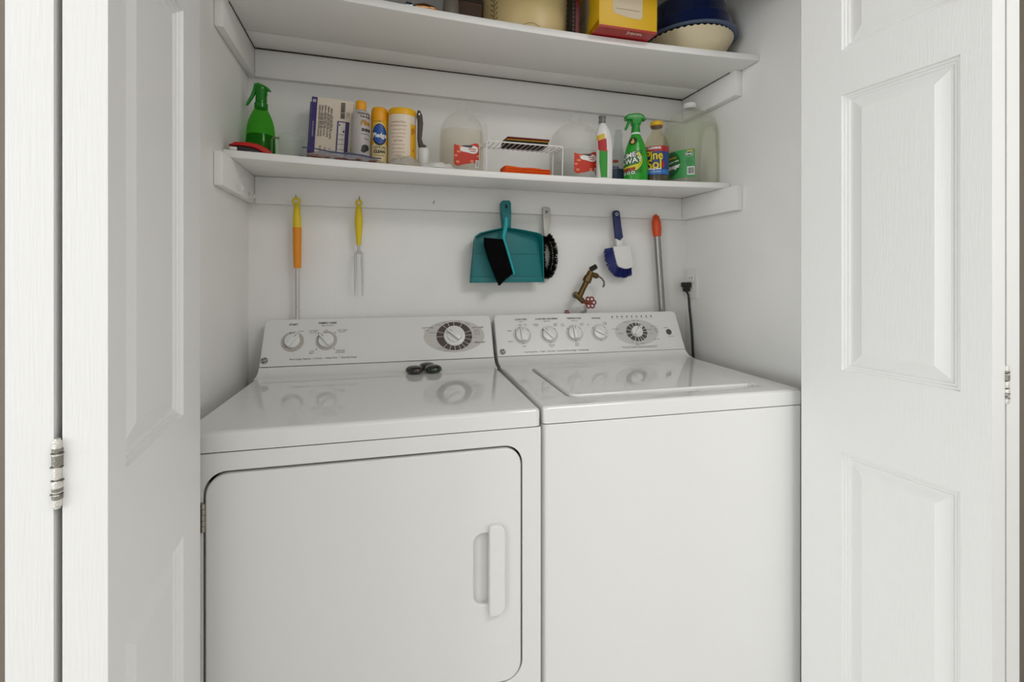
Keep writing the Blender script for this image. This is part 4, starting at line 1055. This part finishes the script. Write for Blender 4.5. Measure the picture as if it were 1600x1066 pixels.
# small yellow handle with clear prongs
p = at(560.5, 317, YH)
t = thing('duster_handle', 'short yellow handle with clear two-pronged end hanging on the cleat', 'duster handle', p)
f = px(t, YH); s1 = (at(561, 400, YH) - at(560, 400, YH)).x
m = MB(); ring(m, (0, 0, 0), 4.3 * s1, 1.5 * s1, 1.0)
m.tube([f(560.5, 321), f(560.5, 325), f(560.5, 333), f(560.5, 347), f(560.5, 362), f(560.5, 375), f(560.5, 383)], [2.4 * s1, 4.4 * s1, 5.6 * s1, 6.4 * s1, 5.4 * s1, 4.0 * s1, 3.6 * s1], 18); m.build('grip', Yp, t)
CP = clear('dcdcd8', .45, 'f4f4f2', .1, name='clear_prong_plastic')
m = MB(); m.tube([f(560.5, 383.5), f(560.5, 391), f(560.5, 397)], [2.6 * s1, 2.4 * s1, 4.6 * s1], 12)
for u in (555.6, 565.6): m.tube([f(560.5, 391), f(u, 396), f(u, 404), f(u - (1 if u < 560 else -.5), 440), f(u - (1 if u < 560 else -.5), 463)], [1.8 * s1, 2.2 * s1, 2.2 * s1, 1.7 * s1, 1.0 * s1], 10)
m.build('prongs', CP, t)

# dustpan
p = at(789.5, 320, YH)
t = thing('dustpan', 'teal plastic dustpan hanging from a hook by its handle', 'dustpan', p)
f = px(t, 1.512)
TEAL = mat('027476', .45, name='teal_plastic')
O_ = lambda u, v: (f(u, v).x, f(u, v).z)
base = [O_(733.5, 442), O_(739.5, 377), O_(742, 369), O_(750, 363.5), O_(786, 355.5), O_(797, 356.5), O_(834, 364.5), O_(841, 369), O_(844, 377), O_(850, 441)]
y0 = f(789, 400).y
m = MB(); m.plate(base, [], y0 - .004, y0, lambda a, b, c: Vector((a, c, b)), ch=.001); m.build('pan', TEAL, t)
# raised back and side walls, highest at the handle end
m = MB(); path = [O_(734.5, 441), O_(740.5, 378), O_(743, 370.5), O_(751, 365), O_(787, 357), O_(796.5, 358), O_(833.5, 366), O_(839.8, 370.5), O_(842.8, 378), O_(848.8, 440)]
hgt = [.004, .030, .038, .037, .024, .024, .037, .038, .030, .004]
P = catmull([(*q, h) for q, h in zip(path, hgt)], 4); cx, cz = O_(791, 405)
R = []
for k, (x, z, h) in enumerate(P):
    d = Vector((cx - x, cz - z)); d.normalize(); h = max(h, .003)
    ox, oz = d.x * .0028, d.y * .0028; sx, sz = d.x * .005 * h / .04, d.y * .005 * h / .04
    R.append([(x, y0 - .0042, z), (x - sx * .6, y0 - .004 - h, z - sz * .6), (x + ox - sx * .6, y0 - .004 - h, z + oz - sz * .6), (x + ox + sx, y0 - .0042, z + oz + sz)])
m.rings(R); m.build('wall', TEAL, t, ang=25)
m = MB()
for v, d in ((396, .003), (432.5, .003)):
    k0 = 733.5 + (442 - v) * .09 + 3; a, b = O_(k0, v), O_(850.2 - (442 - v) * .09 - 3, v)
    m.box(a[0], b[0], y0 - .0062, y0 - .0042, a[1] - .0007, a[1] + .0007)
m.build('step_ridges', mat('086a6c', .4, name='dark_teal'), t)
m = MB(); a, b = O_(734.5, 437), O_(849.5, 437); m.box(a[0], b[0], y0 - .0075, y0 - .0042, O_(790, 441)[1], O_(790, 433)[1], .001); m.build('lip', TEAL, t)
hz = [(782.5, 318), (785, 314), (794.5, 314), (797, 318), (797.5, 335), (797, 356), (785.5, 356), (783.5, 338)]
m = MB(); s1 = (at(790, 400, 1.512) - at(789, 400, 1.512)).x; hc = O_(789.5, 323)
m.plate([O_(*q) for q in hz][::-1], [[(hc[0] + .0045 * math.cos(a), hc[1] + .0065 * math.sin(a)) for a in np.linspace(0, 2 * PI, 14, endpoint=False)]], y0 - .014, y0 + .017, lambda a, b, c: Vector((a, c, b)), ch=.003)
m.build('handle', TEAL, t)

# hand brush clipped on the dustpan
p = at(790, 340, 1.50)
t = thing('hand_brush', 'black bristled hand brush with bright teal handle clipped inside the dustpan', 'brush', p)
f = px(t, 1.472); TB = mat('0fa3aa', .3, name='bright_teal_plastic')
s1 = (at(790, 400, 1.472) - at(789, 400, 1.472)).x
m = MB(); m.tube([f(791.0, 340), f(790.5, 352), f(789, 360), f(786.8, 368), f(786.8, 374), f(790, 384), f(796, 403), f(802, 425), f(803, 429)], [2.5 * s1, 3.3 * s1, 3.2 * s1, 3 * s1, 2.9 * s1, 2.6 * s1, 2.5 * s1, 2.4 * s1, 1.8 * s1], 14); m.build('handle', TB, t)
br = [(785, 374), (800.5, 428), (790, 436), (780.5, 446), (774, 432), (765, 408), (758, 386), (757, 371.5), (770, 373)]
yb = f(780, 400).y
m = MB(); m.plate([(f(*q).x, f(*q).z) for q in br], [], yb - .010, yb + .012, lambda a, b, c: Vector((a, c, b)), ch=.003)
BR = mat('040404', .9, bump=.9, bscale=500, spec=.15, stretch=(1, 1, 1), name='black_bristle'); m.build('bristle_block', BR, t)
m = MB(); rnd = random.Random(4)
A0, A1 = Vector((f(786, 377).x, 0, f(786, 377).z)), Vector((f(800, 427).x, 0, f(800, 427).z))
E_ = [(757, 371.5), (758, 386), (765, 408), (774, 432), (780.5, 446.5)]
for k in range(420):
    s_ = rnd.random(); a = A0.lerp(A1, s_); j = min(3, int(s_ * 4)); e0, e1 = E_[j], E_[j + 1]; q = s_ * 4 - j
    e = f(e0[0] + (e1[0] - e0[0]) * q + rnd.uniform(-1, 1), e0[1] + (e1[1] - e0[1]) * q + rnd.uniform(-1, 1)); y = yb + rnd.uniform(-.0125, .013)
    m.tube([(a.x, y, a.z), (e.x, y + rnd.uniform(-.002, .002), e.z)], .0005, 3, cap=False)
tag(m.build('bristles', BR, t, smooth=False), kind='stuff')

# looped bottle brush
p = at(853, 331, YH)
t = thing('bottle_brush', 'black looped bristle brush with silver handle hanging beside the dustpan', 'brush', p)
f = px(t, YH + .008); hp = [(848, 327), (850, 324), (857, 324), (859.5, 327), (859, 348), (855.5, 371), (850.5, 371), (848.5, 348)]
m = MB(); hc = f(852.8, 331.5); y0 = hc.y
m.plate([(f(*q).x, f(*q).z) for q in hp][::-1], [[(hc.x + .0035 * math.cos(a), hc.z + .005 * math.sin(a)) for a in np.linspace(0, 2 * PI, 14, endpoint=False)]], y0 - .0035, y0 + .0035, lambda a, b, c: Vector((a, c, b)), ch=.0015)
m.build('handle', mat('c4c1bb', .35, metal=.5, name='silver_plastic'), t)
loop = [(853, 370), (859, 378), (863, 390), (863.5, 408), (860, 422), (855, 428), (849, 423), (847, 405), (848, 385), (853, 371)]
Lp = [Vector(q) for q in catmull([tuple(f(*q)) for q in loop], 8)]
m = MB(); m.tube(Lp, .0016, 8, cap=False); m.build('twisted_wire', STEEL, t)
m = MB(); rnd = random.Random(9); cen = sum(Lp, Vector()) / len(Lp)
for k in range(3600):
    q = rnd.random() * (len(Lp) - 1); j = int(q); a = Lp[j].lerp(Lp[j + 1], q - j); T = (Lp[j + 1] - Lp[j]).normalized()
    N = T.cross(Vector((0, 1, 0))).normalized(); th = rnd.uniform(0, 2 * PI); d = N * math.cos(th) + Vector((0, 1, 0)) * math.sin(th)
    out_ = (a - cen).dot(d) > 0
    L_ = rnd.uniform(.0165, .0205) if out_ else rnd.uniform(.010, .015)
    m.tube([a, a + d * L_], .00068, 3, cap=False)
tag(m.build('bristles', mat('0c0c0c', .6, name='black_fibre'), t, smooth=False), kind='stuff')

# blue and white scrub brush
p = at(963, 335, YH)
t = thing('dish_brush', 'navy and white scrub brush with blue bristles hanging on the right', 'brush', p)
f = px(t, YH - .004); y0 = f(963, 335).y
NV = mat('26305e', .5, name='navy_rubber'); WP = mat('e6e5e2', .35, name='white_brush_plastic')
P2 = lambda L_: [(f(*q).x, f(*q).z) for q in L_]
hc = f(962.6, 335)
m = MB(); m.plate(P2([(957.5, 333), (959, 329.5), (965, 329), (967.5, 332), (970, 352), (972.8, 371), (968, 375.5), (961.5, 372), (959.2, 350)]), [[(hc.x + .0036 * math.cos(a), hc.z + .0042 * math.sin(a)) for a in np.linspace(0, 2 * PI, 14, endpoint=False)]], y0 - .006, y0 + .006, lambda a, b, c: Vector((a, c, b)), ch=.003); m.build('grip', NV, t)
m = MB(); ring(m, (hc.x, y0 - .0065, hc.z), .0048, .0012); m.build('hang_ring', WP, t)
m = MB(); m.plate(P2([(962.2, 373), (968, 376), (972.5, 371.5), (972, 380), (972.5, 390), (963.5, 390), (963, 380)]), [], y0 - .005, y0 + .005, lambda a, b, c: Vector((a, c, b)), ch=.002); m.build('neck', WP, t)
hd = catmull([(956, 386), (962, 384.5), (980, 384.5), (983, 390), (986, 404), (987.6, 415), (984, 418.5), (976, 420.5), (968, 418.5), (963, 415.5), (960, 406), (956.8, 392), (956, 386)], 3)[:-1]
m = MB(); m.plate(P2(hd), [], y0 - .013, y0 + .004, lambda a, b, c: Vector((a, c, b)), ch=.004); m.build('head', WP, t)
m = MB(); m.plate(P2([(966, 401), (981, 401), (983, 411), (968, 412)]), [], y0 - .0138, y0 - .0125, lambda a, b, c: Vector((a, c, b)), ch=.0004); m.build('thumb_pad', WP, t)
m = MB(); rnd = random.Random(21)
inner = catmull([(958, 387), (960, 398), (963.5, 410), (968, 416), (976, 417.5), (985, 415)], 6); outer = catmull([(944.5, 391), (948, 408), (955, 424), (964, 431.5), (974, 433), (985, 429)], 6)
for k in range(620):
    s_ = rnd.random() * (len(inner) - 1.001); j = int(s_); q = s_ - j
    a = [inner[j][z] + (inner[j + 1][z] - inner[j][z]) * q for z in (0, 1)]; b = [outer[j][z] + (outer[j + 1][z] - outer[j][z]) * q for z in (0, 1)]
    y = rnd.uniform(-.009, .008); A_ = f(*a, y); B_ = f(b[0] + rnd.uniform(-2, 2), b[1] + rnd.uniform(-2, 2), y + rnd.uniform(-.002, .002))
    m.tube([A_, B_], .0008, 3, cap=False)
tag(m.build('bristles', mat('222c78', .5, name='blue_fibre'), t, smooth=False), kind='stuff')

# orange-grip pole
p = at(1024.5, 341, YH)
t = thing('mop_pole', 'grey metal pole with orange grip hanging in the right corner', 'pole', p)
f = px(t, YH); s1 = (at(1025, 400, YH) - at(1024, 400, YH)).x
m = MB(); m.tube([f(1024.2, 335.5), f(1024.6, 339), f(1025.2, 347), f(1026, 357), f(1026.6, 369.5)], [1.6 * s1, 4.2 * s1, 6.2 * s1, 6.4 * s1, 5.4 * s1], 18); m.build('grip', mat('d2450c', .35, name='orange_grip'), t)
q0, q1 = f(1026.6, 369.8), f(1034.5, 489); q2 = q0 + (q1 - q0) * 1.5; q2.y = q0.y
m = MB(); m.tube([q0, q2], 4.6 * s1, 18); m.build('shaft', mat('9c9995', .28, metal=.8, name='grey_metal'), t)
m = MB(); q = f(1024.7, 340, -.006); m.sphere(q, .0024, 10, (1, .6, 1.6)); m.build('hang_slot', mat('5a1c08', .6), t)

# old brass tap with red wheel
p = at(899, 461, YB)
t = thing('water_tap', 'old brass water tap with red wheel handle on the back wall', 'tap', (p.x, YB, p.z))
f = px(t, 1.505); fw = px(t, YB - .001)
s1 = (at(910, 450, 1.505) - at(909, 450, 1.505)).x
m = MB(); m.lathe([(.012, 0), (.0125, .002), (.009, .006)], 24, Matrix.Translation((0, -.0006, .0)) @ Matrix.Rotation(PI / 2, 4, 'X')); m.build('flange', mat('8d8a80', .35, metal=.7), t)
m = MB(); m.tube([(0, -.006, 0), (0.002, -.035, .001), f(903, 463)], [.007, .007, .0085], 14)
m.tube([f(899, 459), f(904, 464), f(912, 472)], [.007, .0105, .009], 16)
m.tube([f(905, 464), f(912, 449), f(919, 435)], [4.2 * s1, 4.0 * s1, 4.2 * s1], 14)
m.tube([f(916.2, 440.5), f(919.5, 433)], [6.6 * s1, 6.4 * s1], 8)
m.tube([f(919, 434.5), f(923.5, 424.5)], [5.2 * s1, 4.6 * s1], 14)
m.tube([f(922, 428), f(931, 431), f(934, 432)], [3.2 * s1, 4.2 * s1, 3.2 * s1], 14); m.build('body', BRASS, t)
m = MB(); m.tube([f(922.5, 421.5), f(931.5, 416.5)], 3.8 * s1, 6); M = m
m.build('end_cap', mat('2b2721', .5, metal=.5, name='dark_metal'), t)
m = MB(); m.tube([f(935, 431.5), f(940.5, 435.5), f(944, 441), f(943.5, 446.5), f(942, 448.5)], [1.3 * s1] * 3 + [1.6 * s1, 1.6 * s1], 10); m.build('spout_wire', mat('7a756a', .35, metal=.9, name='tarnished_steel'), t)
RED = mat('7c1a1c', .4, name='red_wheel')
def wheel(t, c, R_, ax):
    m = MB(); M = Matrix.Translation(c) @ ax.to_track_quat('Z', 'Y').to_matrix().to_4x4()
    for k in range(6):
        q = 2 * PI * k / 6; cc = Vector((R_ * .64 * math.cos(q), R_ * .64 * math.sin(q), 0))
        m.tube([M @ (cc + Vector((R_ * .34 * math.cos(a), R_ * .34 * math.sin(a), 0))) for a in np.linspace(0, 2 * PI, 15)], R_ * .125, 8, cap=False)
    m.lathe([(R_ * .36, -R_ * .18), (R_ * .38, -R_ * .1), (R_ * .38, R_ * .1), (R_ * .3, R_ * .2)], 18, M)
    return m.build('wheel_handle', RED, t)
wheel(t, f(920, 472.5, -.012), .0215, Vector((-.05, -.97, .2)))
m = MB(); m.tube([f(911, 471), f(914.5, 472, -.006), f(920, 472, -.013)], [.007, .006, .0045], 12); m.build('valve_stem', BRASS, t)
m = MB(); m.tube([f(913, 478), f(915.5, 483), f(916.5, 487) + Vector((0, .010, 0)), f(916.6, 489) + Vector((0, .040, 0)), f(916.6, 490) + Vector((0, .047, -.05))], [.0045, .0055, .006, .006, .006], 14); m.build('supply_hose', CHROME, t)
# second tap, mostly behind the washer console
p = at(886, 488, 1.548)
t = thing('water_tap', 'second red tap wheel just peeking over the washer console', 'tap', (p.x, YB, p.z - .02))
q = Vector((0, 1.548 - YB, .0125)); wheel(t, q, .0155, Vector((.5, -.8, .1)))
m = MB(); m.tube([(0, -.001, -.03), (0, -.010, -.012), q], [.008, .007, .005], 12); m.build('body', BRASS, t)
# outlet on the right wall
ya, yb_ = 1.560, 1.492; zt, zb = at(1071, 420, 1.555).z, at(1071, 466, 1.555).z
t = thing('outlet_plate', 'white electrical outlet plate on the right wall by the corner', 'outlet', (XR, (ya + yb_) / 2, (zt + zb) / 2))
hw, hh = (ya - yb_) / 2, (zt - zb) / 2
tomap = lambda a, b, c: Vector((-c, a, b))
m = MB(); m.plate(rrect(-hw, hw, -hh, hh, .003, 3), [], .0055, .0004, tomap, ch=.002); m.build('plate', mat('eae8e2', .35, name='outlet_plastic'), t)
for z in (.0195, -.0195):
    m = MB(); m.plate(rrect(-.0165, .0165, z - .014, z + .014, .008, 5), [], .0072, .0056, tomap, ch=.0006); o = m.build('socket', mat('eae8e2', .35), t)
    m = MB()
    for y in (-.0065, .0065): m.box(-.0076, -.0073, y - .001, y + .001, z - .002, z + .007)
    m.build('slots', DARK, o)
MB().sphere((-.006, 0, 0), .0025, 10, (.5, 1, 1)).build('screw', STEEL, t)
MB().sphere((-.006, .002, hh * .38 + .004), .0016, 8, (.5, 1, 1)).build('pilot_mark', mat('8a867e', .5), t)
# plug and cord
zc = at(1076, 446, 1.53).z; yp = (ya + yb_) / 2 + .004
t = thing('power_cord', 'black power cord plugged into the outlet beside the washer', 'cord', (XR - .0078, yp, zc))
m = MB(); m.box(-.034, -.0006, -.0125, .0125, -.008, .012, .004); m.plate([(-.0085, -.024), (.0085, -.024), (.0115, -.004), (-.0115, -.004)], [], -.028, -.008, lambda a, b, c: Vector((c, a, b)), ch=.002); m.build('plug', BLACK, t)
g = lambda u, v, Y: at(u, v, Y) - Vector((XR - .0078, yp, zc))
m = MB(); P = catmull([(-.018, 0, -.022), tuple(g(1075.5, 462, 1.525)), tuple(g(1077, 480, 1.52)), tuple(g(1080, 510, 1.515)), tuple(g(1082, 540, 1.51)), tuple(g(1083, 565, 1.505)), tuple(g(1083, 640, 1.50))], 6)
m.tube(P, .0042, 12); m.build('cable', BLACK, t)

# ------------------------------------------------------------------ glass stones on the dryer
for k, (u, v, yl, rx, h, c, lab) in enumerate(((648, 583, .425, .0270, .0110, '2c2420', 'brown-black glass pebble, leftmost of the three on the dryer'),
                                         (676.5, 582, .425, .0270, .0110, '1b2a17', 'green-black glass pebble, right front one on the dryer'),
                                         (667.5, 572.5, .474, .026, .0100, '18241d', 'dark green glass pebble behind the other two on the dryer'))):
    q = onZ = None
    a = (u - 800) / FPX
    yw = dry.matrix_basis @ Vector((.45, yl, .912))
    P_ = at(u, 575, yw.y)
    m = MB(); n = 28
    rnd = np.random.RandomState(k + 1); w1, w2 = rnd.rand() * 6, rnd.rand() * 6
    prof = [(.02, .0002), (.75, .0002), (.96, .22), (1.0, .42), (.93, .68), (.72, .88), (.4, .98), (.02, 1.0)]
    m.rings([[(rx * r_ * (1 + .10 * math.cos(2 * q_ + w1) + .05 * math.cos(3 * q_ + w2)) * math.cos(q_), rx * .85 * r_ * (1 + .10 * math.cos(2 * q_ + w1)) * math.sin(q_), 2 * h * z_ + .0003) for q_ in np.linspace(0, 2 * PI, n, endpoint=False)] for r_, z_ in prof])
    mm = mat(c, .08, coat=.4, vary=.9, bump=.3, bscale=60, name='dark_glass')
    tag(m.build('glass_pebble', mm, None, (P_.x, yw.y, .9124), ang=60), lab, 'pebble', 'glass pebbles on the dryer')
